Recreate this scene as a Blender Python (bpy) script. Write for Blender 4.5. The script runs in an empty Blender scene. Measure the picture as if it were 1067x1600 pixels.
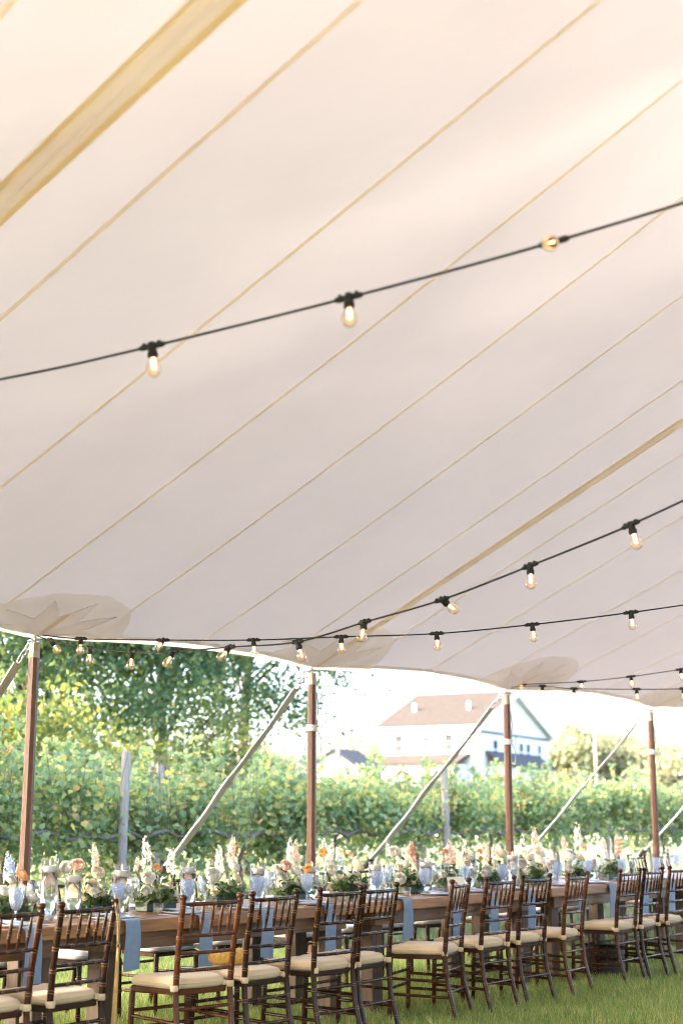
import bpy, bmesh, math, random
import numpy as np
from mathutils import Vector, Matrix, Euler

R = math.radians
random.seed(7)
RNG = np.random.default_rng(7)
S = bpy.context.scene
COL = S.collection

# ------------------------------------------------------------------ camera
CAM_H = 1.32
PITCH = math.atan(481 / 2222.0)
cd = bpy.data.cameras.new("camera")
cam = bpy.data.objects.new("camera", cd)
COL.objects.link(cam)
cam.location = (0, 0, CAM_H)
cam.rotation_euler = (R(90) + PITCH, 0, 0)
cd.sensor_fit = 'VERTICAL'
cd.sensor_height = 36.0
cd.lens = 50.0
cd.clip_start = 0.05
cd.clip_end = 3000
cd.dof.use_dof = True
cd.dof.focus_distance = 9.3
cd.dof.aperture_fstop = 2.0
S.camera = cam

# ------------------------------------------------------------------ world, sun, exposure
SUN_EL = R(25)
SUN_AZ_DIR = Vector((-0.985, -0.17, 0)).normalized()      # horizontal direction towards the sun
w = bpy.data.worlds.new("World")
S.world = w
w.use_nodes = True
nt = w.node_tree
nt.nodes.clear()
wo = nt.nodes.new('ShaderNodeOutputWorld')
bg = nt.nodes.new('ShaderNodeBackground')
sky = nt.nodes.new('ShaderNodeTexSky')
sky.sky_type = 'NISHITA'
sky.sun_disc = False
sky.sun_elevation = SUN_EL
sky.sun_rotation = math.atan2(SUN_AZ_DIR.x, SUN_AZ_DIR.y)
sky.air_density = 0.7
sky.dust_density = 6.0
sky.ozone_density = 1.0
bg.inputs['Strength'].default_value = 0.15
nt.links.new(sky.outputs['Color'], bg.inputs['Color'])
nt.links.new(bg.outputs['Background'], wo.inputs['Surface'])

sd = bpy.data.lights.new("sun", 'SUN')
sd.energy = 2.0
sd.angle = R(2.0)
sd.color = (1.0, 0.89, 0.76)
sun = bpy.data.objects.new("sun", sd)
COL.objects.link(sun)
sun.location = (-40, -6, 30)
to_sun = Vector((SUN_AZ_DIR.x * math.cos(SUN_EL), SUN_AZ_DIR.y * math.cos(SUN_EL), math.sin(SUN_EL)))
sun.rotation_euler = to_sun.to_track_quat('Z', 'Y').to_euler()

S.view_settings.view_transform = 'Standard'
S.view_settings.look = 'None'
S.view_settings.exposure = 4.08
S.view_settings.gamma = 1.0
S.view_settings.use_curve_mapping = False
S.render.engine = 'CYCLES'
S.cycles.use_denoising = True
S.cycles.filter_width = 1.1
S.cycles.use_adaptive_sampling = True
S.cycles.adaptive_threshold = 0.02
S.cycles.max_bounces = 10
S.cycles.diffuse_bounces = 3
S.cycles.glossy_bounces = 3
S.cycles.transmission_bounces = 8
S.cycles.transparent_max_bounces = 20
S.cycles.caustics_reflective = False
S.cycles.caustics_refractive = True
S.cycles.sample_clamp_indirect = 6.0

# ------------------------------------------------------------------ materials
def new_mat(name):
    m = bpy.data.materials.new(name)
    m.use_nodes = True
    m.node_tree.nodes.clear()
    o = m.node_tree.nodes.new('ShaderNodeOutputMaterial')
    return m, m.node_tree, o

def noise_color(nt, col, var, scale, detail=4, coords='Object', hue=None, stretch=None):
    tc = nt.nodes.new('ShaderNodeTexCoord')
    src = tc.outputs[coords]
    if stretch:
        mp = nt.nodes.new('ShaderNodeMapping')
        mp.inputs['Scale'].default_value = stretch
        nt.links.new(src, mp.inputs['Vector'])
        src = mp.outputs['Vector']
    nz = nt.nodes.new('ShaderNodeTexNoise')
    nz.inputs['Scale'].default_value = scale
    nz.inputs['Detail'].default_value = detail
    nz.inputs['Roughness'].default_value = 0.6
    nt.links.new(src, nz.inputs['Vector'])
    rp = nt.nodes.new('ShaderNodeValToRGB')
    c0 = [max(0, c * (1 - var)) for c in col]
    c1 = [min(1, c * (1 + var)) for c in col] if hue is None else list(hue)
    rp.color_ramp.elements[0].position = 0.3
    rp.color_ramp.elements[1].position = 0.7
    rp.color_ramp.elements[0].color = (*c0, 1)
    rp.color_ramp.elements[1].color = (*c1, 1)
    nt.links.new(nz.outputs['Fac'], rp.inputs['Fac'])
    return rp.outputs['Color'], nz.outputs['Fac']

def pmat(name, col, rough=0.5, var=0.12, scale=12, bump=0.0, metal=0.0, coat=0.0, hue=None, stretch=None,
         objcol=False, emit=0, spec=0.5, sheen=0.0, sss=0.0, bump_scale=None):
    m, nt, o = new_mat(name)
    p = nt.nodes.new('ShaderNodeBsdfPrincipled')
    c, f = noise_color(nt, col, var, scale, hue=hue, stretch=stretch)
    if objcol:
        oi = nt.nodes.new('ShaderNodeObjectInfo')
        mx = nt.nodes.new('ShaderNodeMix')
        mx.data_type = 'RGBA'
        mx.blend_type = 'MULTIPLY'
        mx.inputs['Factor'].default_value = 1.0
        nt.links.new(c, mx.inputs['A'])
        nt.links.new(oi.outputs['Color'], mx.inputs['B'])
        c = mx.outputs['Result']
    nt.links.new(c, p.inputs['Base Color'])
    p.inputs['Roughness'].default_value = rough
    p.inputs['Metallic'].default_value = metal
    p.inputs['Coat Weight'].default_value = coat
    p.inputs['Coat Roughness'].default_value = 0.15
    p.inputs['Specular IOR Level'].default_value = spec
    if sheen:
        p.inputs['Sheen Weight'].default_value = sheen
    if sss:
        p.inputs['Subsurface Weight'].default_value = sss
        p.inputs['Subsurface Radius'].default_value = (0.01, 0.008, 0.006)
    if emit:
        p.inputs['Emission Color'].default_value = (*col, 1)
        p.inputs['Emission Strength'].default_value = emit
    if bump:
        b = nt.nodes.new('ShaderNodeBump')
        b.inputs['Strength'].default_value = bump
        b.inputs['Distance'].default_value = 0.01
        if bump_scale:
            _, f = noise_color(nt, col, 0, bump_scale, stretch=stretch)
        nt.links.new(f, b.inputs['Height'])
        nt.links.new(b.outputs['Normal'], p.inputs['Normal'])
    nt.links.new(p.outputs['BSDF'], o.inputs['Surface'])
    return m

def leaf_mat(name, cols, trans=0.45, rough=0.55, noise=0.0):
    """cols: list of (pos, rgb); colour chosen per leaf"""
    m, nt, o = new_mat(name)
    g = nt.nodes.new('ShaderNodeNewGeometry')
    rp = nt.nodes.new('ShaderNodeValToRGB')
    els = rp.color_ramp.elements
    while len(els) < len(cols):
        els.new(0.5)
    for e, (pos, c) in zip(els, cols):
        e.position = pos
        e.color = (*c, 1)
    nt.links.new(g.outputs['Random Per Island'], rp.inputs['Fac'])
    d = nt.nodes.new('ShaderNodeBsdfPrincipled')
    d.inputs['Roughness'].default_value = rough
    d.inputs['Specular IOR Level'].default_value = 0.35
    t = nt.nodes.new('ShaderNodeBsdfTranslucent')
    hs = nt.nodes.new('ShaderNodeHueSaturation')
    hs.inputs['Hue'].default_value = 0.485
    hs.inputs['Saturation'].default_value = 1.15
    hs.inputs['Value'].default_value = 1.7
    mx = nt.nodes.new('ShaderNodeMixShader')
    mx.inputs['Fac'].default_value = trans
    nt.links.new(rp.outputs['Color'], d.inputs['Base Color'])
    nt.links.new(rp.outputs['Color'], hs.inputs['Color'])
    nt.links.new(hs.outputs['Color'], t.inputs['Color'])
    nt.links.new(d.outputs['BSDF'], mx.inputs[1])
    nt.links.new(t.outputs['BSDF'], mx.inputs[2])
    nt.links.new(mx.outputs['Shader'], o.inputs['Surface'])
    return m

def cloth_mat(name, dcol, tcol, trans, weave=900, var=0.03):
    m, nt, o = new_mat(name)
    d = nt.nodes.new('ShaderNodeBsdfDiffuse')
    t = nt.nodes.new('ShaderNodeBsdfTranslucent')
    mx = nt.nodes.new('ShaderNodeMixShader')
    mx.inputs['Fac'].default_value = trans
    c, f = noise_color(nt, dcol, var, 1.3, detail=6)
    nt.links.new(c, d.inputs['Color'])
    c2, f2 = noise_color(nt, tcol, var * 1.4, 2.1, detail=6)
    nt.links.new(c2, t.inputs['Color'])
    b = nt.nodes.new('ShaderNodeBump')
    b.inputs['Strength'].default_value = 0.12
    b.inputs['Distance'].default_value = 0.01
    tc = nt.nodes.new('ShaderNodeTexCoord')
    mp = nt.nodes.new('ShaderNodeMapping'); mp.inputs['Rotation'].default_value = (0, 0, -0.72); mp.inputs['Scale'].default_value = (0.35, 2.6, 0.4)
    nz = nt.nodes.new('ShaderNodeTexNoise'); nz.inputs['Scale'].default_value = 1.6; nz.inputs['Detail'].default_value = 5.0
    nt.links.new(tc.outputs['Object'], mp.inputs['Vector']); nt.links.new(mp.outputs['Vector'], nz.inputs['Vector'])
    b.inputs['Strength'].default_value = 0.16; b.inputs['Distance'].default_value = 0.04
    nt.links.new(nz.outputs['Fac'], b.inputs['Height'])
    nt.links.new(b.outputs['Normal'], d.inputs['Normal'])
    nt.links.new(b.outputs['Normal'], t.inputs['Normal'])
    nt.links.new(d.outputs['BSDF'], mx.inputs[1])
    nt.links.new(t.outputs['BSDF'], mx.inputs[2])
    nt.links.new(mx.outputs['Shader'], o.inputs['Surface'])
    return m

def glass_mat(name, col=(1, 1, 1), ior=1.45, rough=0.0, pattern=False, warm=None):
    m, nt, o = new_mat(name)
    p = nt.nodes.new('ShaderNodeBsdfPrincipled')
    p.inputs['Base Color'].default_value = (*col, 1)
    p.inputs['Roughness'].default_value = rough
    p.inputs['IOR'].default_value = ior
    p.inputs['Transmission Weight'].default_value = 1.0
    if pattern:
        tc = nt.nodes.new('ShaderNodeTexCoord')
        hs = []
        for sgn in (1, -1):
            mp = nt.nodes.new('ShaderNodeMapping')
            mp.inputs['Rotation'].default_value = (0, 0, 0)
            mp.inputs['Scale'].default_value = (1, 1, sgn)
            nt.links.new(tc.outputs['UV'], mp.inputs['Vector'])
            sp = nt.nodes.new('ShaderNodeSeparateXYZ')
            nt.links.new(tc.outputs['Object'], sp.inputs['Vector'])
            at = nt.nodes.new('ShaderNodeMath'); at.operation = 'ARCTAN2'
            nt.links.new(sp.outputs['Y'], at.inputs[0]); nt.links.new(sp.outputs['X'], at.inputs[1])
            a = nt.nodes.new('ShaderNodeMath'); a.operation = 'MULTIPLY'; a.inputs[1].default_value = 11.0
            nt.links.new(at.outputs[0], a.inputs[0])
            z = nt.nodes.new('ShaderNodeMath'); z.operation = 'MULTIPLY'; z.inputs[1].default_value = 260.0 * sgn
            nt.links.new(sp.outputs['Z'], z.inputs[0])
            ad = nt.nodes.new('ShaderNodeMath'); ad.operation = 'ADD'
            nt.links.new(a.outputs[0], ad.inputs[0]); nt.links.new(z.outputs[0], ad.inputs[1])
            si = nt.nodes.new('ShaderNodeMath'); si.operation = 'SINE'
            nt.links.new(ad.outputs[0], si.inputs[0])
            hs.append(si)
        mxm = nt.nodes.new('ShaderNodeMath'); mxm.operation = 'MAXIMUM'
        nt.links.new(hs[0].outputs[0], mxm.inputs[0]); nt.links.new(hs[1].outputs[0], mxm.inputs[1])
        b = nt.nodes.new('ShaderNodeBump')
        b.inputs['Strength'].default_value = 0.9
        b.inputs['Distance'].default_value = 0.003
        nt.links.new(mxm.outputs[0], b.inputs['Height'])
        nt.links.new(b.outputs['Normal'], p.inputs['Normal'])
    nt.links.new(p.outputs['BSDF'], o.inputs['Surface'])
    return m

def thin_glass(name, tint, refl, body=(1, 1, 1), body_fac=0.0, pattern=False):
    """thin-walled glass: clear transmission, fresnel reflection and a little scattered body colour"""
    m, nt, o = new_mat(name)
    tr = nt.nodes.new('ShaderNodeBsdfTransparent'); tr.inputs['Color'].default_value = (*tint, 1)
    gl = nt.nodes.new('ShaderNodeBsdfGlossy'); gl.inputs['Roughness'].default_value = 0.03
    lw = nt.nodes.new('ShaderNodeLayerWeight'); lw.inputs['Blend'].default_value = 0.22
    mr = nt.nodes.new('ShaderNodeMath'); mr.operation = 'MULTIPLY_ADD'; mr.inputs[1].default_value = 0.42; mr.inputs[2].default_value = refl * 0.5
    nt.links.new(lw.outputs['Fresnel'], mr.inputs[0])
    d = nt.nodes.new('ShaderNodeBsdfTranslucent'); d.inputs['Color'].default_value = (*body, 1)
    d2 = nt.nodes.new('ShaderNodeBsdfDiffuse'); d2.inputs['Color'].default_value = (*body, 1)
    dm = nt.nodes.new('ShaderNodeMixShader'); dm.inputs['Fac'].default_value = 0.5
    nt.links.new(d.outputs['BSDF'], dm.inputs[1]); nt.links.new(d2.outputs['BSDF'], dm.inputs[2])
    mb_ = nt.nodes.new('ShaderNodeMixShader'); mb_.inputs['Fac'].default_value = body_fac
    nt.links.new(tr.outputs['BSDF'], mb_.inputs[1]); nt.links.new(dm.outputs['Shader'], mb_.inputs[2])
    mx = nt.nodes.new('ShaderNodeMixShader')
    nt.links.new(mr.outputs[0], mx.inputs['Fac'])
    nt.links.new(mb_.outputs['Shader'], mx.inputs[1]); nt.links.new(gl.outputs['BSDF'], mx.inputs[2])
    if pattern:
        tc = nt.nodes.new('ShaderNodeTexCoord'); sp = nt.nodes.new('ShaderNodeSeparateXYZ')
        nt.links.new(tc.outputs['Object'], sp.inputs['Vector'])
        at_ = nt.nodes.new('ShaderNodeMath'); at_.operation = 'ARCTAN2'
        nt.links.new(sp.outputs['Y'], at_.inputs[0]); nt.links.new(sp.outputs['X'], at_.inputs[1])
        hs = []
        for sgn in (1, -1):
            a = nt.nodes.new('ShaderNodeMath'); a.operation = 'MULTIPLY'; a.inputs[1].default_value = 13.0
            nt.links.new(at_.outputs[0], a.inputs[0])
            z = nt.nodes.new('ShaderNodeMath'); z.operation = 'MULTIPLY_ADD'; z.inputs[1].default_value = 330.0 * sgn
            nt.links.new(sp.outputs['Z'], z.inputs[0]); nt.links.new(a.outputs[0], z.inputs[2])
            si = nt.nodes.new('ShaderNodeMath'); si.operation = 'SINE'; nt.links.new(z.outputs[0], si.inputs[0])
            hs.append(si)
        mm = nt.nodes.new('ShaderNodeMath'); mm.operation = 'MAXIMUM'
        nt.links.new(hs[0].outputs[0], mm.inputs[0]); nt.links.new(hs[1].outputs[0], mm.inputs[1])
        b = nt.nodes.new('ShaderNodeBump'); b.inputs['Strength'].default_value = 0.6; b.inputs['Distance'].default_value = 0.003
        nt.links.new(mm.outputs[0], b.inputs['Height'])
        nt.links.new(b.outputs['Normal'], gl.inputs['Normal']); nt.links.new(b.outputs['Normal'], lw.inputs['Normal'])
        rg = nt.nodes.new('ShaderNodeMapRange'); rg.inputs['From Min'].default_value = 0.55; rg.inputs['From Max'].default_value = 1.0
        rg.inputs['To Min'].default_value = body_fac * 0.7; rg.inputs['To Max'].default_value = body_fac * 2.2
        nt.links.new(mm.outputs[0], rg.inputs['Value']); nt.links.new(rg.outputs['Result'], mb_.inputs['Fac'])
    nt.links.new(mx.outputs['Shader'], o.inputs['Surface'])
    return m

def emit_mat(name, col, strength):
    m, nt, o = new_mat(name)
    e = nt.nodes.new('ShaderNodeEmission')
    e.inputs['Color'].default_value = (*col, 1)
    e.inputs['Strength'].default_value = strength
    nt.links.new(e.outputs['Emission'], o.inputs['Surface'])
    return m

M = {}
M['roof'] = cloth_mat('sailcloth', (0.57, 0.52, 0.505), (0.79, 0.695, 0.655), 0.110)
M['seam'] = cloth_mat('sailcloth_seam', (0.72, 0.60, 0.42), (0.99, 0.87, 0.64), 0.80)
M['band'] = cloth_mat('webbing_band', (0.64, 0.56, 0.42), (0.98, 0.87, 0.66), 0.74)
M['band_edge'] = cloth_mat('webbing_band_edge', (0.74, 0.60, 0.34), (1.0, 0.85, 0.48), 0.90)
M['patch'] = cloth_mat('sailcloth_patch', (0.66, 0.61, 0.56), (0.99, 0.94, 0.87), 0.84)
M['star'] = cloth_mat('sailcloth_star', (0.66, 0.60, 0.55), (0.985, 0.94, 0.885), 0.93)
M['star_edge'] = cloth_mat('star_stitch', (0.85, 0.82, 0.78), (1.0, 0.98, 0.95), 0.97)
M['hem'] = cloth_mat('hem_webbing', (0.78, 0.74, 0.68), (0.9, 0.82, 0.70), 0.5)
M['pole'] = pmat('stained_pole_wood', (0.105, 0.042, 0.021), 0.45, 0.28, 26, 0.25, stretch=(6, 6, 0.5), coat=0.15)
M['collar'] = pmat('white_pole_collar', (0.40, 0.33, 0.26), 0.5, 0.12)
M['strap'] = pmat('grey_webbing', (0.56, 0.53, 0.50), 0.8, 0.10, 90, 0.3, stretch=(1, 1, 1))
M['steel'] = pmat('galvanised_steel', (0.45, 0.45, 0.46), 0.35, 0.1, 40, metal=0.9)
M['dark_rope'] = pmat('dark_rope', (0.05, 0.035, 0.025), 0.9, 0.3, 60)
M['white_rope'] = pmat('white_cord', (0.72, 0.70, 0.66), 0.8, 0.08, 80)
M['black'] = pmat('black_rubber', (0.012, 0.013, 0.012), 0.55, 0.2, 30)
M['bulb'] = thin_glass('bulb_glass', (1.0, 0.94, 0.84), 0.10, body=(1.0, 0.80, 0.58), body_fac=0.12)
M['filament'] = emit_mat('lit_filament', (1.0, 0.55, 0.22), 0.9)
M['flame'] = emit_mat('candle_flame', (1.0, 0.48, 0.13), 0.7)
M['chair'] = pmat('mahogany_lacquer', (1, 1, 1), 0.24, 0.22, 22, 0.03, objcol=True, stretch=(3, 3, 0.6), coat=0.0, spec=0.24)
M['ring'] = pmat('worn_ring_lacquer', (0.15, 0.078, 0.036), 0.25, 0.2, 30, spec=0.4)  # turned rings coloured lighter and golder than the chair wood
M['cushion'] = pmat('tan_cushion_cloth', (0.63, 0.48, 0.295), 0.85, 0.08, 7, 0.25, sheen=0.2)
M['cushion_white'] = pmat('white_cushion_cloth', (0.74, 0.72, 0.70), 0.85, 0.05, 7, 0.2, sheen=0.2)
M['table'] = pmat('farm_table_wood', (0.31, 0.152, 0.050), 0.42, 0.42, 3.2, 0.35, stretch=(0.9, 14, 14), objcol=True)
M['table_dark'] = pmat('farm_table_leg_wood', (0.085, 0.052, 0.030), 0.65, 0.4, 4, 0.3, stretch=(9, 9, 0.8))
M['napkin'] = pmat('blue_linen', (0.185, 0.285, 0.430), 0.9, 0.08, 30, 0.35, sheen=0.3, bump_scale=160)
M['plate'] = pmat('white_china', (0.78, 0.78, 0.77), 0.12, 0.02, 5, coat=0.3)
M['paper'] = pmat('white_paper', (0.80, 0.78, 0.74), 0.8, 0.03, 20)
M['paper_orange'] = pmat('orange_print', (0.75, 0.24, 0.06), 0.8, 0.1, 60)
M['cutlery'] = pmat('polished_steel', (0.70, 0.69, 0.67), 0.18, 0.05, 20, metal=1.0)
M['goblet'] = thin_glass('blue_cut_glass', (0.88, 0.93, 0.99), 0.10, body=(0.58, 0.68, 0.88), body_fac=0.18, pattern=True)
M['clear'] = thin_glass('clear_glass', (0.97, 0.98, 0.985), 0.06, body=(0.8, 0.82, 0.84), body_fac=0.03)
M['water'] = glass_mat('water', (0.99, 1, 1), 1.33)
M['wax'] = pmat('white_wax', (0.84, 0.82, 0.79), 0.45, 0.03, 10, sss=0.3)
M['tray'] = pmat('green_flower_tray', (0.022, 0.055, 0.035), 0.55, 0.3, 20, 0.2)
M['stem'] = pmat('flower_stem', (0.16, 0.26, 0.07), 0.55, 0.25, 40)
FC = {'w': (0.88, 0.86, 0.80), 'c': (0.88, 0.81, 0.64), 'p': (0.90, 0.69, 0.57), 'o': (0.90, 0.55, 0.25),
      'y': (0.90, 0.68, 0.34), 'k': (0.90, 0.53, 0.41), 'b': (0.56, 0.66, 0.88), 'd': (0.11, 0.02, 0.015)}
def petal_mat(name, col):
    m, nt, o = new_mat(name)
    d = nt.nodes.new('ShaderNodeBsdfPrincipled'); d.inputs['Roughness'].default_value = 0.6
    d.inputs['Sheen Weight'].default_value = 0.2
    c, f = noise_color(nt, col, 0.10, 55, detail=3)
    t = nt.nodes.new('ShaderNodeBsdfTranslucent')
    t.inputs['Color'].default_value = (*[min(1, x * 1.1) for x in col], 1)
    mx = nt.nodes.new('ShaderNodeMixShader'); mx.inputs['Fac'].default_value = 0.35
    nt.links.new(c, d.inputs['Base Color'])
    nt.links.new(d.outputs['BSDF'], mx.inputs[1]); nt.links.new(t.outputs['BSDF'], mx.inputs[2])
    nt.links.new(mx.outputs['Shader'], o.inputs['Surface'])
    return m
FNAME = {'w': 'white', 'c': 'cream', 'p': 'peach', 'o': 'orange', 'y': 'yellow', 'k': 'coral', 'b': 'blue', 'd': 'burgundy'}
for k, c in FC.items():
    M['petal_' + k] = petal_mat('petal_' + FNAME[k], c)
M['eucalyptus'] = leaf_mat('silver_green_leaf', [(0, (0.14, 0.20, 0.10)), (1, (0.24, 0.30, 0.16))], 0.25)
M['darkleaf'] = leaf_mat('dark_green_leaf', [(0, (0.035, 0.075, 0.028)), (0.6, (0.07, 0.13, 0.04)), (1, (0.14, 0.19, 0.06))], 0.25, 0.4)
M['vine'] = leaf_mat('vine_leaf', [(0, (0.130, 0.205, 0.115)), (0.40, (0.205, 0.285, 0.138)), (0.76, (0.270, 0.335, 0.150)), (0.94, (0.42, 0.40, 0.13)), (1, (0.54, 0.38, 0.17))], 0.50)
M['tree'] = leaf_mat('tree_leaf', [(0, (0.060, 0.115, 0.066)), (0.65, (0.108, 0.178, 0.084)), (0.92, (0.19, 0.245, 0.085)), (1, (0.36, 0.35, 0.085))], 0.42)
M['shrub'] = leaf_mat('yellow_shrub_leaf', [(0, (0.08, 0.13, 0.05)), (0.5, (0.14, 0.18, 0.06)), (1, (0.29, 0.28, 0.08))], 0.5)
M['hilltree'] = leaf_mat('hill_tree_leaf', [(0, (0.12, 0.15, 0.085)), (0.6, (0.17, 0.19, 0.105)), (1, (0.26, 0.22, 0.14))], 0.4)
M['bark'] = pmat('grey_bark', (0.075, 0.058, 0.045), 0.95, 0.4, 9, 0.8, stretch=(3, 3, 0.7))
M['vinewood'] = pmat('vine_bark', (0.16, 0.13, 0.115), 0.95, 0.35, 30, 0.6)
M['post'] = pmat('weathered_post', (0.30, 0.27, 0.24), 0.9, 0.25, 8, 0.4, stretch=(6, 6, 0.7))
M['wire'] = pmat('trellis_wire', (0.30, 0.30, 0.30), 0.45, 0.1, metal=0.7)
M['wall'] = pmat('white_clapboard', (0.68, 0.67, 0.65), 0.7, 0.03, 3)
M['shingle'] = pmat('brown_shingle', (0.036, 0.030, 0.026), 0.95, 0.18, 2.2, 0.2, spec=0.1)
M['slate'] = pmat('grey_shingle', (0.052, 0.050, 0.050), 0.9, 0.18, 3, 0.2)
M['pane'] = pmat('window_pane', (0.03, 0.028, 0.028), 0.5, 0.1, 3, spec=0.1)
M['frame'] = pmat('white_window_frame', (0.8, 0.8, 0.8), 0.5, 0.02)
M['utility'] = pmat('utility_pole_wood', (0.22, 0.17, 0.14), 0.9, 0.2, 4)
M['gravel'] = pmat('pale_gravel', (0.46, 0.42, 0.37), 0.95, 0.15, 9, 0.4)
M['straw'] = pmat('yellow_straw', (0.62, 0.38, 0.085), 0.75, 0.3, 60, 0.5)
M['leather_black'] = pmat('black_satin', (0.012, 0.013, 0.016), 0.45, 0.3, 15, 0.4)
M['gold'] = pmat('gold_chain', (0.62, 0.42, 0.17), 0.32, 0.15, 60, metal=0.9)
M['tan_strap'] = pmat('tan_strap', (0.42, 0.28, 0.13), 0.6, 0.12, 40)
M['tub'] = pmat('charcoal_vinyl', (0.022, 0.020, 0.019), 0.6, 0.25, 6, 0.4)
M['linen_white'] = pmat('white_linen', (0.78, 0.77, 0.75), 0.9, 0.04, 9, 0.2)

def ground_mat():
    m, nt, o = new_mat('lawn_soil_and_grass')
    p = nt.nodes.new('ShaderNodeBsdfPrincipled')
    p.inputs['Roughness'].default_value = 0.95
    c1, f1 = noise_color(nt, (0.055, 0.078, 0.032), 0.35, 0.6, detail=8, coords='Object', hue=(0.095, 0.105, 0.045))
    c2, f2 = noise_color(nt, (0.04, 0.07, 0.02), 0.4, 40, detail=6, coords='Object', hue=(0.10, 0.11, 0.05))
    mx = nt.nodes.new('ShaderNodeMix'); mx.data_type = 'RGBA'; mx.inputs['Factor'].default_value = 0.5
    nt.links.new(c1, mx.inputs['A']); nt.links.new(c2, mx.inputs['B'])
    nt.links.new(mx.outputs['Result'], p.inputs['Base Color'])
    b = nt.nodes.new('ShaderNodeBump'); b.inputs['Strength'].default_value = 0.6; b.inputs['Distance'].default_value = 0.03
    nt.links.new(f2, b.inputs['Height']); nt.links.new(b.outputs['Normal'], p.inputs['Normal'])
    nt.links.new(p.outputs['BSDF'], o.inputs['Surface'])
    return m
M['ground'] = ground_mat()
M['grass'] = leaf_mat('grass_blade', [(0, (0.115, 0.190, 0.055)), (0.5, (0.205, 0.285, 0.080)), (0.8, (0.34, 0.37, 0.115)), (1, (0.56, 0.50, 0.22))], 0.35, 0.5)

M['grass_field'] = leaf_mat('field_grass_blade', [(0, (0.060, 0.095, 0.040)), (0.6, (0.085, 0.120, 0.050)), (1, (0.15, 0.15, 0.075))], 0.3, 0.6)

# ------------------------------------------------------------------ mesh helpers
class MB:
    def __init__(s):
        s.v = []; s.f = []; s.mi = []; s.sm = []
    def add(s, vs, fs, mi=0, smooth=False):
        o = len(s.v)
        s.v.extend([tuple(x) for x in vs])
        for f in fs:
            s.f.append(tuple(i + o for i in f)); s.mi.append(mi); s.sm.append(smooth)
        return s
    def box(s, c, size, rz=0.0, bev=0.0, mi=0, mat=None):
        bm = bmesh.new()
        bmesh.ops.create_cube(bm, size=1)
        for v in bm.verts:
            v.co = Vector((v.co.x * size[0], v.co.y * size[1], v.co.z * size[2]))
        if bev:
            bmesh.ops.bevel(bm, geom=bm.edges[:], offset=bev, segments=1, affect='EDGES', profile=0.5)
        mm = Matrix.Translation(c) @ Matrix.Rotation(rz, 4, 'Z')
        if mat is not None:
            mm = mat @ mm
        bm.verts.ensure_lookup_table()
        for i, v in enumerate(bm.verts): v.index = i
        s.add([mm @ v.co for v in bm.verts], [[v.index for v in f.verts] for f in bm.faces], mi)
        bm.free()
        return s
    def tube(s, pts, rad, n=8, mi=0, cap=True, smooth=True, squash=None):
        pts = [Vector(p) for p in pts]
        if not hasattr(rad, '__len__'): rad = [rad] * len(pts)
        rings = []
        up = None
        for i, p in enumerate(pts):
            t = (pts[min(i + 1, len(pts) - 1)] - pts[max(i - 1, 0)])
            if t.length < 1e-9: t = Vector((0, 0, 1))
            t.normalize()
            if up is None:
                up = Vector((0, 0, 1)) if abs(t.z) < 0.9 else Vector((1, 0, 0))
            a = t.cross(up)
            if a.length < 1e-6: a = t.cross(Vector((0, 1, 0)))
            a.normalize(); b = a.cross(t).normalized(); up = b
            rings.append([p + (a * math.cos(2 * math.pi * k / n) * (squash or 1) + b * math.sin(2 * math.pi * k / n)) * rad[i] for k in range(n)])
        vs = [v for r in rings for v in r]
        fs = []
        for i in range(len(rings) - 1):
            for k in range(n):
                k2 = (k + 1) % n
                fs.append((i * n + k, i * n + k2, (i + 1) * n + k2, (i + 1) * n + k))
        s.add(vs, fs, mi, smooth)
        if cap:
            s.add(rings[0], [tuple(range(n))], mi); s.add(rings[-1], [tuple(reversed(range(n)))], mi)
        return s
    def lathe(s, prof, n=20, mi=0, smooth=True, c=(0, 0, 0), closed=False):
        vs = []
        for r, z in prof:
            for k in range(n):
                a = 2 * math.pi * k / n
                vs.append((c[0] + r * math.cos(a), c[1] + r * math.sin(a), c[2] + z))
        fs = []
        m = len(prof)
        for i in range(m if closed else m - 1):
            j = (i + 1) % m
            for k in range(n):
                k2 = (k + 1) % n
                fs.append((i * n + k, i * n + k2, j * n + k2, j * n + k))
        s.add(vs, fs, mi, smooth)
        return s
    def mesh(s, name, mats):
        me = bpy.data.meshes.new(name)
        me.from_pydata(s.v, [], s.f)
        for m in (mats if isinstance(mats, (list, tuple)) else [mats]):
            me.materials.append(m)
        me.polygons.foreach_set('material_index', s.mi)
        me.polygons.foreach_set('use_smooth', s.sm)
        me.update()
        return me

def fast_mesh(name, V, F, mats, mi=None, smooth=False):
    """V (n,3), F (m,k) with constant k"""
    me = bpy.data.meshes.new(name)
    V = np.asarray(V, dtype=np.float32); F = np.asarray(F, dtype=np.int32)
    me.vertices.add(len(V)); me.vertices.foreach_set('co', V.ravel())
    k = F.shape[1]
    me.loops.add(F.size); me.loops.foreach_set('vertex_index', F.ravel())
    me.polygons.add(len(F))
    me.polygons.foreach_set('loop_start', np.arange(0, F.size, k, dtype=np.int32))
    if mi is not None: me.polygons.foreach_set('material_index', np.asarray(mi, dtype=np.int32))
    if smooth: me.polygons.foreach_set('use_smooth', np.ones(len(F), dtype=bool))
    for m in (mats if isinstance(mats, (list, tuple)) else [mats]):
        me.materials.append(m)
    me.update(calc_edges=True)
    return me

def obj(name, me, parent=None, loc=None, rot=None, scale=None, color=None):
    o = bpy.data.objects.new(name, me)
    COL.objects.link(o)
    if parent is not None: o.parent = parent
    if loc is not None: o.location = loc
    if rot is not None: o.rotation_euler = rot
    if scale is not None: o.scale = (scale,) * 3 if not hasattr(scale, '__len__') else scale
    if color is not None: o.color = (*color, 1)
    return o

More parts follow.
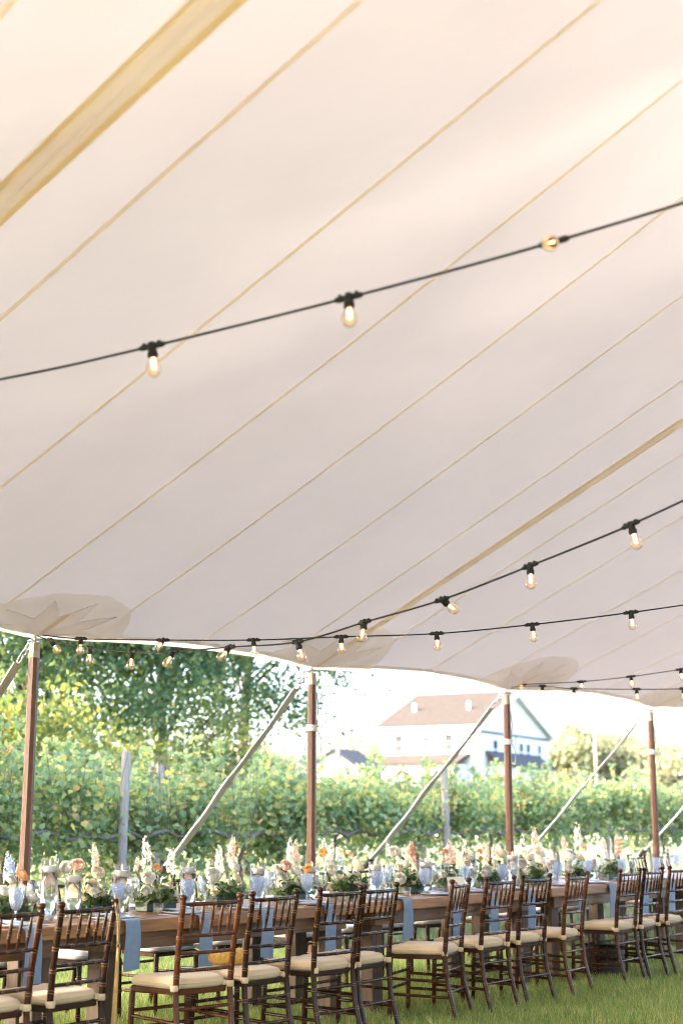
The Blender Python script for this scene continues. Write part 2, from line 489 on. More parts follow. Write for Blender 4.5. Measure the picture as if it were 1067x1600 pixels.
def thing(name, label, cat, loc=(0, 0, 0), rz=0.0, group=None):
    o = bpy.data.objects.new(name, None)
    COL.objects.link(o)
    o.empty_display_size = 0.1
    o.location = loc
    o.rotation_euler = (0, 0, rz)
    return tag(o, label, cat, group)

def tag(o, label, cat, group=None, kind=None):
    if label: o['label'] = label
    if cat: o['category'] = cat
    if group: o['group'] = group
    if kind: o['kind'] = kind
    return o

def struct(name, me, kind='structure', label=None):
    o = obj(name, me)
    o['kind'] = kind
    if label: o['label'] = label
    return o

ORD = ['first', 'second', 'third', 'fourth', 'fifth', 'sixth', 'seventh', 'eighth', 'ninth', 'tenth', 'eleventh', 'twelfth',
       'thirteenth', 'fourteenth', 'fifteenth', 'sixteenth', 'seventeenth', 'eighteenth', 'nineteenth', 'twentieth', 'twenty-first',
       'twenty-second', 'twenty-third', 'twenty-fourth', 'twenty-fifth', 'twenty-sixth']

def rot_mats(n, rng, tilt=1.0, up=None):
    """random rotation matrices (n,3,3); tilt<1 keeps leaf normals nearer to +z"""
    az = rng.uniform(0, 2 * np.pi, n); spin = rng.uniform(0, 2 * np.pi, n)
    th = np.arccos(rng.uniform(1 - 2 * 0.5 * tilt, 1, n))
    def Rz(a):
        m = np.zeros((len(a), 3, 3)); m[:, 0, 0] = np.cos(a); m[:, 0, 1] = -np.sin(a); m[:, 1, 0] = np.sin(a); m[:, 1, 1] = np.cos(a); m[:, 2, 2] = 1; return m
    def Rx(a):
        m = np.zeros((len(a), 3, 3)); m[:, 0, 0] = 1; m[:, 1, 1] = np.cos(a); m[:, 1, 2] = -np.sin(a); m[:, 2, 1] = np.sin(a); m[:, 2, 2] = np.cos(a); return m
    return Rz(az) @ Rx(th) @ Rz(spin)

def scatter(tv, tf, pos, size, mats3):
    """instances of a small template baked to arrays"""
    tv = np.asarray(tv); tf = np.asarray(tf)
    n = len(pos); k = len(tv)
    V = np.einsum('nij,kj->nki', mats3, tv) * np.asarray(size).reshape(n, 1, 1) + pos[:, None, :]
    F = tf[None, :, :] + (np.arange(n) * k)[:, None, None]
    return V.reshape(-1, 3), F.reshape(-1, tf.shape[1])

# leaf templates (unit length), slightly folded
VINE_V = [(0, 0, 0)] + [(math.cos(R(a)) * r, math.sin(R(a)) * r, z) for a, r, z in
          [(-90, .18, 0), (-50, .48, .05), (-18, .42, .03), (10, .58, .06), (45, .46, .02), (90, .66, -.05), (135, .46, .02), (170, .58, .06), (198, .42, .03), (230, .48, .05)]]
VINE_F = [(0, i, i % 10 + 1) for i in range(1, 11)]
LEAF_V = [(0, -.5, 0), (.26, -.08, .06), (.2, .24, .05), (0, .5, -.03), (-.2, .24, .05), (-.26, -.08, .06), (0, 0, 0)]
LEAF_F = [(6, i, (i + 1) % 6) for i in range(6)]
DIA_V = [(0, -.5, 0), (.3, 0, .08), (0, .5, 0), (-.3, 0, .08)]
DIA_F = [(0, 1, 2), (0, 2, 3)]

# ================================================================== THE SETTING
def ground_z(x, y):
    d = np.maximum(np.hypot(x, y) - 34.0, 0.0)
    return 4.2 * (1 - np.exp(-(d / 105.0) ** 1.5))

def build_ground():
    xs = np.unique(np.concatenate([np.linspace(-420, -60, 15), np.linspace(-60, 60, 61), np.linspace(60, 420, 15)]))
    ys = np.unique(np.concatenate([np.linspace(-120, -10, 8), np.linspace(-10, 180, 96), np.linspace(180, 700, 15)]))
    X, Y = np.meshgrid(xs, ys)
    Z = ground_z(X, Y)
    V = np.stack([X.ravel(), Y.ravel(), Z.ravel()], 1)
    nx = len(xs)
    idx = np.arange(nx * (len(ys) - 1)).reshape(len(ys) - 1, nx)[:, :-1].ravel()
    F = np.stack([idx, idx + 1, idx + 1 + nx, idx + nx], 1)
    struct('ground', fast_mesh('ground', V, F, M['ground'], smooth=True), label='mown grass ground under and around the tent')
build_ground()

def build_path():
    # pale gravel farm track crossing behind the vines
    a = np.linspace(-30, 60, 60)
    V = []
    for k, q in enumerate(a):
        cx = q; cy = 66.0 - 0.42 * q + 1.2 * math.sin(q * 0.08)
        for o in (-1.25, 1.25):
            x, y = cx + o * 0.38, cy + o
            V.append((x, y, float(ground_z(x, y)) + 0.02))
    F = [(2 * i, 2 * i + 2, 2 * i + 3, 2 * i + 1) for i in range(len(a) - 1)]
    struct('gravel_path', fast_mesh('gravel_path', V, F, M['gravel']), label='pale gravel track crossing behind the vineyard')
build_path()

# ------------------------------------------------------------------ the tent
PHI = 0.8545
TD = Vector((math.cos(PHI), math.sin(PHI), 0))       # along the eave
TN = Vector((math.sin(PHI), -math.cos(PHI), 0))      # inwards
TP2 = Vector((-0.264, 12.794, 0))
SPAN = 3.05
EAVE = 2.6725
HALF = 8.2
def roof_z(s, t):
    if t > HALF: t = 2 * HALF - t
    s = max(-7.9, min(7.0, s))
    return EAVE + 0.0008 * s + 0.4212 * t + 0.0029 * t * t + 0.0187 * s * t - 0.0013 * s * t * t - 0.0046 * s * s * t
def eave_in(s0):
    q = (s0 / SPAN) % 1.0
    return 0.125 * (1 - (2 * q - 1) ** 2)
def roof_pt(s0, t, dz=0.0):
    tc = min(t, HALF)
    s = s0 - 0.03 * (-0.33 - s0) * tc
    p = TP2 + TD * s + TN * t
    p.z = roof_z(s, t) + dz + 0.012 * math.sin(1.1 * s + 0.7 * t) * min(1, t)
    q = s0 / SPAN; ds = (q - round(q)) * SPAN                     # tension creases fanning out of each side pole
    rr = math.hypot(ds, t)
    p.z += 0.010 * math.sin(13 * math.atan2(ds, t + 0.05)) * math.exp(-rr / 0.7) * min(1, rr * 3)
    return p
SEAMS = [SPAN / 6 + k * SPAN / 3 for k in range(-10, 9)]
TMAX = 2 * HALF
def t_samples(s0, n=34):
    t0 = eave_in(s0)
    return [t0 + (HALF - t0) * (i / n) for i in range(n + 1)] + [HALF + HALF * (i / 8) for i in range(1, 9)]
tent = thing('sailcloth_tent', 'large cream sailcloth tent roof with seams and star patches', 'tent')
for a, b in zip(SEAMS[:-1], SEAMS[1:]):
    vs = []; nu = 7
    for i in range(nu + 1):
        s0 = a + (b - a) * i / nu
        vs += [roof_pt(s0, t) - Vector((0, 0, 0.010 * math.sin(math.pi * i / nu))) for t in t_samples(s0)]
    nv = len(t_samples(0))
    fs = [(i * nv + j, (i + 1) * nv + j, (i + 1) * nv + j + 1, i * nv + j + 1) for i in range(nu) for j in range(nv - 1)]
    obj('roof_panel', MB().add(vs, fs, 0, True).mesh('roof_panel', M['roof']), tent)
def strip(mb, s0, t0, t1, w0, w1, off=0.0, dz=-0.012, n=40, mi=0, camber=0.0):
    """ribbon that follows the roof underside along one fabric line"""
    vs = []
    for j in range(n + 1):
        t = t0 + (t1 - t0) * j / n
        w = w0 + (w1 - w0) * j / n
        ce = roof_pt(s0, t)
        for q, cz in ((-0.5, 0), (0, -camber), (0.5, 0)):
            vs.append(ce + TD * (off + q * w) + Vector((0, 0, dz + cz)))
    fs = [(3 * j + k, 3 * j + k + 1, 3 * j + k + 4, 3 * j + k + 3) for j in range(n) for k in (0, 1)]
    mb.add(vs, fs, mi, True)
for s0 in SEAMS:
    mb = MB(); strip(mb, s0, eave_in(s0), HALF, 0.022, 0.024, dz=-0.006)
    obj('seam', mb.mesh('seam', M['seam']), tent)
for k in (-2, 0, 2):
    mb = MB()
    strip(mb, k * SPAN, 0.45, HALF, 0.085, 0.170, dz=-0.032, camber=0.006)
    bd = obj('webbing_band', mb.mesh('webbing_band', M['band']), tent)
    for sg in (-1, 1):
        e = MB()
        vs = []
        n = 40
        for j in range(n + 1):
            t = 0.45 + (HALF - 0.45) * j / n
            w = 0.085 + 0.085 * j / n
            ce = roof_pt(k * SPAN, t) + Vector((0, 0, -0.0345))
            vs += [ce + TD * sg * (w * 0.30), ce + TD * sg * (w * 0.5) + Vector((0, 0, 0.004))]
        e.add(vs, [(2 * j, 2 * j + 1, 2 * j + 3, 2 * j + 2) for j in range(n)], 0, True)
        obj('band_edge', e.mesh('band_edge', M['band_edge']), bd)
    e = MB(); strip(e, k * SPAN, 0.55, HALF, 0.007, 0.008, dz=-0.0415)
    obj('band_stitching', e.mesh('band_stitching', M['star_edge']), bd)
# hem along the eave
for k in range(-3, 3):
    mb = MB(); vs = []
    for j in range(25):
        s0 = k * SPAN + SPAN * j / 24
        t0 = eave_in(s0)
        o = roof_pt(s0, t0, -0.003); i_ = roof_pt(s0, t0 + 0.05, -0.004)
        vs += [i_, o, o + Vector((0, 0, -0.035))]
    mb.add(vs, [(3 * j + q, 3 * j + q + 1, 3 * j + q + 4, 3 * j + q + 3) for j in range(24) for q in (0, 1)], 0, True)
    obj('hem', mb.mesh('hem', M['hem']), tent)
# star shaped reinforcement patches over each side pole
def patch_pt(sc, r, th, dz):
    s0 = sc + 1.0 * r * math.cos(th)
    t = max(eave_in(s0) + 0.012, r * math.sin(th) + 0.03)
    return roof_pt(s0, t, dz)
POLES = [-2, -1, 0, 1, 2, 3]
for k in POLES:
    sc = k * SPAN
    mb = MB(); na, nr = 28, 6
    vs = [patch_pt(sc, 0.70 * (i / nr) * (1 if True else 1), math.pi * j / na, -0.022) for i in range(nr + 1) for j in range(na + 1)]
    w_ = na + 1
    mb.add(vs, [(i * w_ + j, i * w_ + j + 1, (i + 1) * w_ + j + 1, (i + 1) * w_ + j) for i in range(nr) for j in range(na)], 0, True)
    pt = obj('corner_patch', mb.mesh('corner_patch', M['patch']), tent)
    tips = [12, 45, 78, 112, 145, 168]
    outline = [(0.02, 2)]
    for i, a in enumerate(tips):
        outline.append((0.60 if i in (1, 2, 3, 4) else 0.52, a))
        if i < len(tips) - 1: outline.append((0.34, (a + tips[i + 1]) / 2))
    outline.append((0.02, 178))
    mb = MB(); rings = []
    for i in range(7):
        q = i / 6
        rings.append([patch_pt(sc, max(0.01, r * q), R(a), -0.028) for r, a in outline])
    nn = len(outline)
    mb.add([p for r in rings for p in r], [(i * nn + j, i * nn + j + 1, (i + 1) * nn + j + 1, (i + 1) * nn + j) for i in range(6) for j in range(nn - 1)])
    st = obj('star', mb.mesh('star', M['star']), pt)
    mb = MB()
    mb.tube([patch_pt(sc, r, R(a), -0.0325) for r, a in outline[1:-1]], 0.0022, 5)
    obj('star_edge', mb.mesh('star_edge', M['star_edge']), pt)
    mb = MB(); strip(mb, sc, 0.06, 0.42, 0.05, 0.05, dz=-0.036, n=6)
    obj('patch_strap', mb.mesh('patch_strap', M['band']), pt)
# faint maker's stamp on the roof beside the second pole
mb = MB()
for j in range(3):
    strip(mb, -0.62 + 0.0 * j, 0.34 + 0.028 * j, 0.352 + 0.028 * j, 0.24, 0.24, dz=-0.013, n=1)
obj('maker_stamp', mb.mesh('maker_stamp', pmat('grey_print', (0.42, 0.41, 0.40), 0.9, 0.2, 60)), tent)

# ------------------------------------------------------------------ side poles and guy straps
POLE_LBL = {-2: 'brown wooden tent pole beyond the left edge', -1: 'leftmost brown wooden tent pole with bulb strings tied to its top',
            0: 'second brown tent pole from the left with a white cord wrap', 1: 'third brown tent pole from the left standing before the white house',
            2: 'rightmost brown tent pole in view', 3: 'brown wooden tent pole beyond the right edge'}
LEAN = {-2: 0, -1: 0.0, 0: 0.004, 1: 0.0, 2: 0.002, 3: 0}
TOPZ = {-2: 2.62, -1: 2.625, 0: 2.64, 1: 2.645, 2: 2.63, 3: 2.65}
for k in POLES:
    base = TP2 + TD * k * SPAN
    pl = thing('tent_pole', POLE_LBL[k], 'pole', base, PHI, 'tent side poles')
    top = TOPZ[k]
    mb = MB(); mb.tube([(0, 0, 0.0), (0, 0, 1.2), (0, 0, top - 0.13)], [0.040, 0.041, 0.040], 8, smooth=False)
    obj('shaft', mb.mesh('pole_shaft', M['pole']), pl)
    mb = MB(); mb.tube([(0, 0, top - 0.135), (0, 0, top - 0.03)], [0.042, 0.038], 8, smooth=False)
    obj('collar', mb.mesh('pole_collar', M['collar']), pl)
    mb = MB(); mb.tube([(0, 0, top - 0.04), (0, 0, top + 0.03)], [0.012, 0.010], 8)
    mb.tube([(0.05 * math.cos(a), 0.05 * math.sin(a), top - 0.012) for a in np.linspace(0, 6.2, 9)], 0.007, 5)
    obj('pin', mb.mesh('pole_pin', M['steel']), pl)
    if k >= 0:
        z0 = 2.10
        mb = MB()
        for q in range(4):
            mb.tube([(0.046 * math.cos(a), 0.046 * math.sin(a), z0 + 0.014 * q + 0.004 * math.sin(a)) for a in np.linspace(0, 2 * math.pi, 13)], 0.0075, 5)
        mb.tube([(0.045, -0.02, z0 + 0.05), (0.05, -0.03, z0 + 0.2), (0.042, -0.02, z0 + 0.34)], 0.006, 5)
        mb.tube([(0.045, -0.03, z0), (0.075, -0.05, z0 - 0.08), (0.06, -0.05, z0 - 0.22)], 0.006, 5)
        mb.tube([(0.045, -0.03, z0 + 0.03), (0.09, -0.05, z0 + 0.07), (0.07, -0.05, z0 - 0.01)], 0.006, 5)
        obj('cord_wrap', mb.mesh('cord_wrap', M['white_rope']), pl)

STRAP_LBL = {-2: 'grey guy strap beyond the left edge', -1: 'grey guy strap at the upper left beside the leftmost pole', 0: 'long grey guy strap slanting down from the second pole in front of the vines',
             1: 'grey guy strap slanting down from the third pole past the house', 2: 'thin grey guy strap slanting down from the rightmost pole', 3: 'grey guy strap beyond the right edge'}
for k in POLES:
    base = TP2 + TD * k * SPAN
    gs = thing('guy_strap', STRAP_LBL[k], 'strap', base, PHI, 'tent guy straps')     # local -y is inwards, +y outwards
    zt = TOPZ[k]
    A = Vector((0, 0.05, zt - 0.02)); Bk = Vector((0, 2.75, 0.05))
    dirv = (Bk - A).normalized()
    # links
    mb = MB()
    for q in range(3):
        c = A + dirv * (0.035 + 0.066 * q)
        s1 = dirv * 0.042; s2 = (Vector((1, 0, 0)) if q % 2 else dirv.cross(Vector((1, 0, 0)))) * 0.020
        mb.tube([c + s1 * math.cos(a) + s2 * math.sin(a) for a in np.linspace(0, 2 * math.pi, 11)], 0.0075, 5)
    obj('chain_link', mb.mesh('chain_link', M['steel']), gs)
    def web(p0, p1, w, th, m, nm):
        mb = MB(); L = (p1 - p0).length; n = 12
        x = Vector((1, 0, 0)); nn = dirv.cross(x)
        vs = []
        for j in range(n + 1):
            c = p0.lerp(p1, j / n) + Vector((0, 0, -0.02 * math.sin(math.pi * j / n)))
            tw = 0.12 * math.sin(j * 1.1)
            xa = x * math.cos(tw) + nn * math.sin(tw); na_ = nn * math.cos(tw) - x * math.sin(tw)
            vs += [c + xa * w / 2 + na_ * th, c - xa * w / 2 + na_ * th, c - xa * w / 2 - na_ * th, c + xa * w / 2 - na_ * th]
        fs = [(4 * j + q, 4 * j + (q + 1) % 4, 4 * j + 4 + (q + 1) % 4, 4 * j + 4 + q) for j in range(n) for q in range(4)]
        mb.add(vs, fs)
        return obj(nm, mb.mesh(nm, m), gs)
    P0 = A + dirv * 0.2
    P1 = A + dirv * 2.52
    web(P0, A + dirv * 1.35, 0.070 if k < 2 else 0.045, 0.006, M['strap'], 'strap')
    web(A + dirv * 1.33, P1, 0.078 if k < 2 else 0.050, 0.009, M['strap'], 'doubled_strap')
    mb = MB(); mb.tube([P1, P1 + dirv * 0.12], [0.036, 0.030], 6)
    mb.tube([P1 + Vector((-0.05, 0, 0.0)), P1 + Vector((0.05, 0, 0.0))], 0.018, 6)
    mb.tube([P1 + Vector((0.03, 0, 0.0)), P1 + Vector((0.05, 0.02, -0.09)), P1 + Vector((0.03, 0.05, -0.16))], 0.008, 5)
    obj('ratchet', mb.mesh('ratchet', M['dark_rope']), gs)
    web(P1 + dirv * 0.1, Bk, 0.035, 0.004, M['strap'], 'tail_strap')
    mb = MB(); mb.tube([Bk + Vector((0, 0.02, -0.3)), Bk + Vector((0, -0.02, 0.12))], 0.018, 8)
    mb.tube([Bk + Vector((0, -0.02, 0.12)), Bk + Vector((0, -0.02, 0.14))], 0.035, 8)
    obj('stake', mb.mesh('stake', M['steel']), gs)

# ------------------------------------------------------------------ strings of bulbs
def catmull(P, n=8):
    P = [Vector(p) for p in P]
    out = []
    for i in range(len(P) - 1):
        p0 = P[max(i - 1, 0)]; p1 = P[i]; p2 = P[i + 1]; p3 = P[min(i + 2, len(P) - 1)]
        for j in range(n):
            t = j / n
            out.append(0.5 * ((2 * p1) + (p2 - p0) * t + (2 * p0 - 5 * p1 + 4 * p2 - p3) * t * t + (3 * p1 - p0 - 3 * p2 + p3) * t ** 3))
    out.append(P[-1])
    return out
def bulb_profile():
    return [(0.0135, 0.0), (0.0135, -0.008), (0.017, -0.016), (0.0235, -0.028), (0.0272, -0.042), (0.026, -0.055), (0.020, -0.066), (0.010, -0.0725), (0.0005, -0.074)]
_b = MB(); _b.lathe(bulb_profile(), 14); BULB_ME = _b.mesh('bulb', M['bulb'])
_b = MB(); _b.tube([(0.004, 0, -0.004), (0.0045, 0, -0.046)], 0.0033, 6); _b.tube([(-0.004, 0, -0.004), (-0.0045, 0, -0.042)], 0.0028, 6)
FIL_ME = _b.mesh('filament', M['filament'])
_b = MB(); _b.lathe([(0.0005, 0.016), (0.014, 0.014), (0.016, 0.0), (0.0165, -0.022), (0.0195, -0.026), (0.0195, -0.040), (0.015, -0.044), (0.0005, -0.044)], 12)
_b.tube([(-0.052, 0, 0), (-0.040, 0, 0), (0.040, 0, 0), (0.052, 0, 0)], [0.007, 0.0115, 0.0115, 0.007], 8)
_b.box((0.03, 0, 0.008), (0.012, 0.016, 0.014)); _b.box((-0.03, 0, 0.008), (0.012, 0.016, 0.014))
SOCK_ME = _b.mesh('socket', M['black'])
def bulb_string(label, pts, fixtures, rad=0.0050):
    """pts: cable points; fixtures: (index of point, tilt along cable, tilt across)"""
    t = thing('bulb_string', label, 'string lights', pts[0], 0, 'strings of bulbs under the tent')
    o = Vector(pts[0])
    cable = [p - o for p in catmull(pts, 8)]
    mb = MB(); mb.tube(cable, rad, 6)
    obj('cable', mb.mesh('cable', M['black']), t)
    for i, ta, tb in fixtures:
        p = Vector(pts[i]) - o
        d = Vector(pts[min(i + 1, len(pts) - 1)]) - Vector(pts[max(i - 1, 0)])
        rz = math.atan2(d.y, d.x); ry = -math.atan2(d.z, math.hypot(d.x, d.y))
        e = Euler((0, 0, 0))
        rot = (Matrix.Rotation(rz, 4, 'Z') @ Matrix.Rotation(ry * 0.9, 4, 'Y') @ Matrix.Rotation(tb, 4, 'X'))
        s = obj('socket', SOCK_ME, t, p, rot.to_euler())
        b = obj('bulb', BULB_ME, t, p + rot.to_3x3() @ Vector((0, 0, -0.040)), (rot @ Matrix.Rotation(ta, 4, 'Y')).to_euler(), 1.06)
        obj('filament', FIL_ME, b)
    return t
p1 = TP2 - TD * SPAN; p3 = TP2 + TD * SPAN
bulb_string('nearest string of bulbs crossing high in front of the roof',
            [(-4.2, 6.20, 2.86), (-2.6, 5.60, 2.865), (-1.283, 5.117, 2.937), (-0.684, 4.899, 2.994), (0.025, 4.641, 3.082), (0.70, 4.395, 3.183), (1.36, 4.155, 3.31), (2.3, 3.8, 3.52)],
            [(1, 0, 0.1), (3, 0.02, 0.05), (4, 0.0, -0.22), (5, 0.05, -1.15), (6, 0, 0.1)])
bulb_string('string of bulbs sagging from the leftmost pole and rising to the right',
            [(p1.x, p1.y, 2.66), (-2.111, 10.308, 2.596), (-1.755, 9.883, 2.492), (-1.391, 9.45, 2.411), (-1.069, 9.066, 2.371), (-0.673, 8.594, 2.343), (-0.25, 8.091, 2.313),
             (0.126, 7.642, 2.365), (0.511, 7.183, 2.417), (0.903, 6.716, 2.51), (1.296, 6.247, 2.614), (1.66, 5.81, 2.74), (2.05, 5.35, 2.90)],
            [(1, 0, 0.75), (2, 0, 0.2), (3, 0, -0.05), (4, 0, -0.55), (5, 0, -0.8), (6, 0, 0.35), (7, 0, -0.35), (8, 0, 1.1), (9, 0, -0.15), (10, 0, 0.15), (11, 0, 0.3)])
bulb_string('flatter string of bulbs running from the leftmost pole across the tent',
            [(p1.x, p1.y, 2.665), (-1.91, 10.398, 2.619), (-1.287, 10.231, 2.589), (-0.624, 10.054, 2.567), (-0.002, 9.887, 2.569), (0.652, 9.712, 2.569), (1.285, 9.542, 2.608),
             (1.919, 9.372, 2.666), (2.55, 9.21, 2.74), (3.2, 9.05, 2.83)],
            [(1, 0, 0.15), (2, 0, -0.9), (3, 0, 0.3), (4, 0, 0.1), (5, 0, 0.05), (6, 0, 0.15), (7, 0, 0.0), (8, 0, 0.2), (9, 0, 0)])
bulb_string('upper string of bulbs leaving the third pole towards the right',
            [(p3.x, p3.y, 2.70), (1.90, 15.05, 2.715), (2.503, 14.889, 2.731), (2.993, 14.758, 2.771), (3.477, 14.628, 2.831), (4.1, 14.46, 2.92)],
            [(1, 0, -1.2), (2, 0, -0.9), (3, 0, 0.05), (4, 0, 0.0), (5, 0, 0)])
bulb_string('lower string of bulbs sagging from the third pole towards the right',
            [(p3.x, p3.y, 2.695), (2.068, 14.702, 2.667), (2.338, 14.381, 2.612), (2.844, 13.777, 2.552), (3.196, 13.358, 2.52), (3.7, 12.75, 2.50)],
            [(1, 0, 0.05), (2, 0, 0.0), (3, 0, 0.1), (4, 0, 0), (5, 0, 0)])

# ================================================================== FURNITURE
PSI = R(52.7)
TE = Vector((math.cos(PSI), math.sin(PSI), 0))       # along the tables
TM = Vector((-math.sin(PSI), math.cos(PSI), 0))      # across, away from the camera
EDGE = 6.03                                          # near table edge
TABLE_Z = 0.76
def tp(a, b, z=0.0):
    p = TE * a + TM * (EDGE + b)
    p.z = z
    return p

# ------------------------------------------------------------------ farm tables
TABLES = [(3.0, 5.62), (5.66, 8.21), (8.25, 10.77), (10.81, 13.42), (13.46, 16.0)]
TABLE_LBL = ['brown farm table at the left edge behind the chair with the black bag', 'brown farm table carrying the second to fourth flower trays from the left', 'brown farm table with the white menu card standing on it',
             'brown farm table at the right with the charcoal tub beneath', 'brown farm table at the far right end of the row']
PLANK_TINT = [(1.0, 1.0, 1.0), (0.86, 0.82, 0.78), (1.12, 1.08, 1.0), (0.95, 0.93, 0.9), (1.05, 1.0, 0.95)]
for ti, (a0, a1) in enumerate(TABLES):
    L = a1 - a0
    t = thing('farm_table', TABLE_LBL[ti], 'table', tp((a0 + a1) / 2, 0.5), PSI, 'farm tables set end to end')
    for j in range(5):
        wv = 0.2
        mb = MB(); mb.box((0, 0, 0), (L - 0.006 * (j % 2), wv - 0.004, 0.070), bev=0.004)
        obj('plank', mb.mesh('plank', M['table']), t, (0.002 * (j % 3), -0.4 + 0.2 * j, TABLE_Z - 0.035 - 0.0008 * (j % 2)), color=PLANK_TINT[(j + ti) % 5])
    for sy in (-1, 1):
        mb = MB(); mb.box((0, 0, 0), (L - 0.30, 0.035, 0.095), bev=0.003)
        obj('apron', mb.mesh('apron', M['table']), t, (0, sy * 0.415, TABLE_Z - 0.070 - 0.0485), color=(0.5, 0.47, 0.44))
    for sx in (-1, 1):
        mb = MB(); mb.box((0, 0, 0), (0.035, 0.78, 0.095), bev=0.003)
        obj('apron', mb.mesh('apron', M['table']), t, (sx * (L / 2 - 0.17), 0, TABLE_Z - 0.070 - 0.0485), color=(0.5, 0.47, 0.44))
        for sy in (-1, 1):
            mb = MB(); mb.box((0, 0, 0), (0.125, 0.105, TABLE_Z - 0.074), bev=0.004)
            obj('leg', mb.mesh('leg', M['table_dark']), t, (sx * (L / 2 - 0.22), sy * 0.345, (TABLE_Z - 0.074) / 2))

# ------------------------------------------------------------------ ballroom chairs
def rings(mb, p0, p1, r, fr, n=8):
    p0 = Vector(p0); p1 = Vector(p1); L = (p1 - p0).length; d = (p1 - p0) / L
    for f in fr:
        for o in (-0.0085, 0.0045):
            c = p0 + d * (f * L + o)
            mb.tube([c, c + d * 0.0012, c + d * 0.0038, c + d * 0.005], [r * 1.02, r * 1.22, r * 1.22, r * 1.02], n, mi=1, cap=False)
def turned(mb, p0, p1, r0, r1, n=8, taper=True):
    p0 = Vector(p0); p1 = Vector(p1)
    q = [0, 0.04, 0.5, 0.96, 1]
    mb.tube([p0.lerp(p1, x) for x in q], [r0 * 0.8, r0, (r0 + r1) / 2 * 1.04, r1, r1 * 0.8], n)
POST = [(0.190, -0.268, 0.0), (0.186, -0.205, 0.24), (0.185, -0.186, 0.43), (0.189, -0.206, 0.64), (0.196, -0.252, 0.905)]
def post_at(z, sx):
    for a, b in zip(POST[:-1], POST[1:]):
        if a[2] <= z <= b[2] + 1e-6:
            q = (z - a[2]) / (b[2] - a[2])
            return Vector((sx * (a[0] + (b[0] - a[0]) * q), a[1] + (b[1] - a[1]) * q, z))
def chair_parts():
    W = [M['chair'], M['ring']]
    parts = []
    for sx in (-1, 1):
        mb = MB()
        zs = [0, 0.06, 0.12, 0.18, 0.24, 0.30, 0.36, 0.43, 0.50, 0.57, 0.64, 0.71, 0.78, 0.85, 0.893]
        mb.tube([post_at(z, sx) for z in zs], [0.0125, 0.0145, 0.0155] + [0.0165] * 11 + [0.0145], 10)
        top = post_at(0.893, sx)
        mb.lathe([(0.0135, 0), (0.0125, 0.006), (0.019, 0.013), (0.0215, 0.022), (0.019, 0.030), (0.009, 0.035), (0.0004, 0.036)], 10, c=top)
        for z in (0.10, 0.20, 0.335, 0.505, 0.60, 0.705, 0.80, 0.868):
            a = post_at(z, sx); b = post_at(z + 0.02, sx)
            rings(mb, a, b, 0.0165, [0.0], 10)
        parts.append(('back_post', mb.mesh('back_post', W)))
        mb = MB(); turned(mb, (sx * 0.195, 0.205, 0.0), (sx * 0.19, 0.195, 0.425), 0.0135, 0.0175, 10)
        rings(mb, (sx * 0.195, 0.205, 0.0), (sx * 0.19, 0.195, 0.425), 0.0163, [0.22, 0.5, 0.78], 10)
        parts.append(('front_leg', mb.mesh('front_leg', W)))
        mb = MB()
        for z in (0.165, 0.265):
            a = post_at(z, sx); b = Vector((sx * 0.192, 0.2, z + 0.01))
            mbb = MB(); turned(mbb, a, b, 0.0095, 0.0095); rings(mbb, a, b, 0.0097, [0.3, 0.7])
            parts.append(('side_stretcher', mbb.mesh('side_stretcher', W)))
    for z in (0.21, 0.30):
        mb = MB(); a = (-0.192, 0.2, z); b = (0.192, 0.2, z)
        turned(mb, a, b, 0.0095, 0.0095); rings(mb, a, b, 0.0097, [0.3, 0.7])
        parts.append(('front_stretcher', mb.mesh('front_stretcher', W)))
    for z in (0.335, 0.20):
        mb = MB(); a = post_at(z, -1); b = post_at(z, 1)
        turned(mb, a, b, 0.0095, 0.0095); rings(mb, a, b, 0.0097, [0.3, 0.7])
        parts.append(('back_stretcher', mb.mesh('back_stretcher', W)))
    for i, z in enumerate((0.878, 0.712, 0.622, 0.532)):
        mb = MB(); a = post_at(z, -1); b = post_at(z, 1)
        mid = a.lerp(b, 0.5) + Vector((0, -0.016, 0.0))
        pts = [a.lerp(b, q) + Vector((0, -0.018 * math.sin(math.pi * q), 0)) for q in np.linspace(0, 1, 9)]
        mb.tube(pts, [0.0085] + [0.0112 if i == 0 else 0.0098] * 7 + [0.0085], 8)
        for q in (2, 4, 6):
            rings(mb, pts[q], pts[q] + (pts[q] - pts[q - 1]).normalized() * 0.01, 0.0106 if i == 0 else 0.0096, [0.0])
        parts.append(('top_rail' if i == 0 else 'back_rail', mb.mesh('back_rail', W)))
    for j in range(5):
        q = (j + 1) / 6
        a = post_at(0.712, -1).lerp(post_at(0.712, 1), q) + Vector((0, -0.018 * math.sin(math.pi * q), 0.006))
        b = post_at(0.878, -1).lerp(post_at(0.878, 1), q) + Vector((0, -0.018 * math.sin(math.pi * q), -0.006))
        mb = MB()
        mb.tube([a, a.lerp(b, .12), a.lerp(b, .3), a.lerp(b, .5), a.lerp(b, .7), a.lerp(b, .88), b], [0.0045, 0.006, 0.0085, 0.0098, 0.0085, 0.006, 0.0045], 8)
        rings(mb, a, b, 0.0097, [0.42])
        parts.append(('spindle', mb.mesh('spindle', W)))
    # seat frame, trapezoid with rounded front
    def seat_outline(k, grow=0.0, n=9):
        pts = []
        corners = [(-0.175, -0.185), (0.175, -0.185), (0.205, 0.205), (-0.205, 0.205)]
        rad = k
        for ci, (x, y) in enumerate(corners):
            sx = math.copysign(1, x); sy = math.copysign(1, y)
            cx, cy = x - sx * rad, y - sy * rad
            a0 = [math.pi, 1.5 * math.pi, 0, 0.5 * math.pi][ci]
            for q in range(n):
                a = a0 + (math.pi / 2) * q / (n - 1)
                pts.append(((cx + (rad + grow) * math.cos(a)), (cy + (rad + grow) * math.sin(a))))
        return pts
    mb = MB(); ol = seat_outline(0.03, 0.0, 5); n = len(ol)
    vs = []
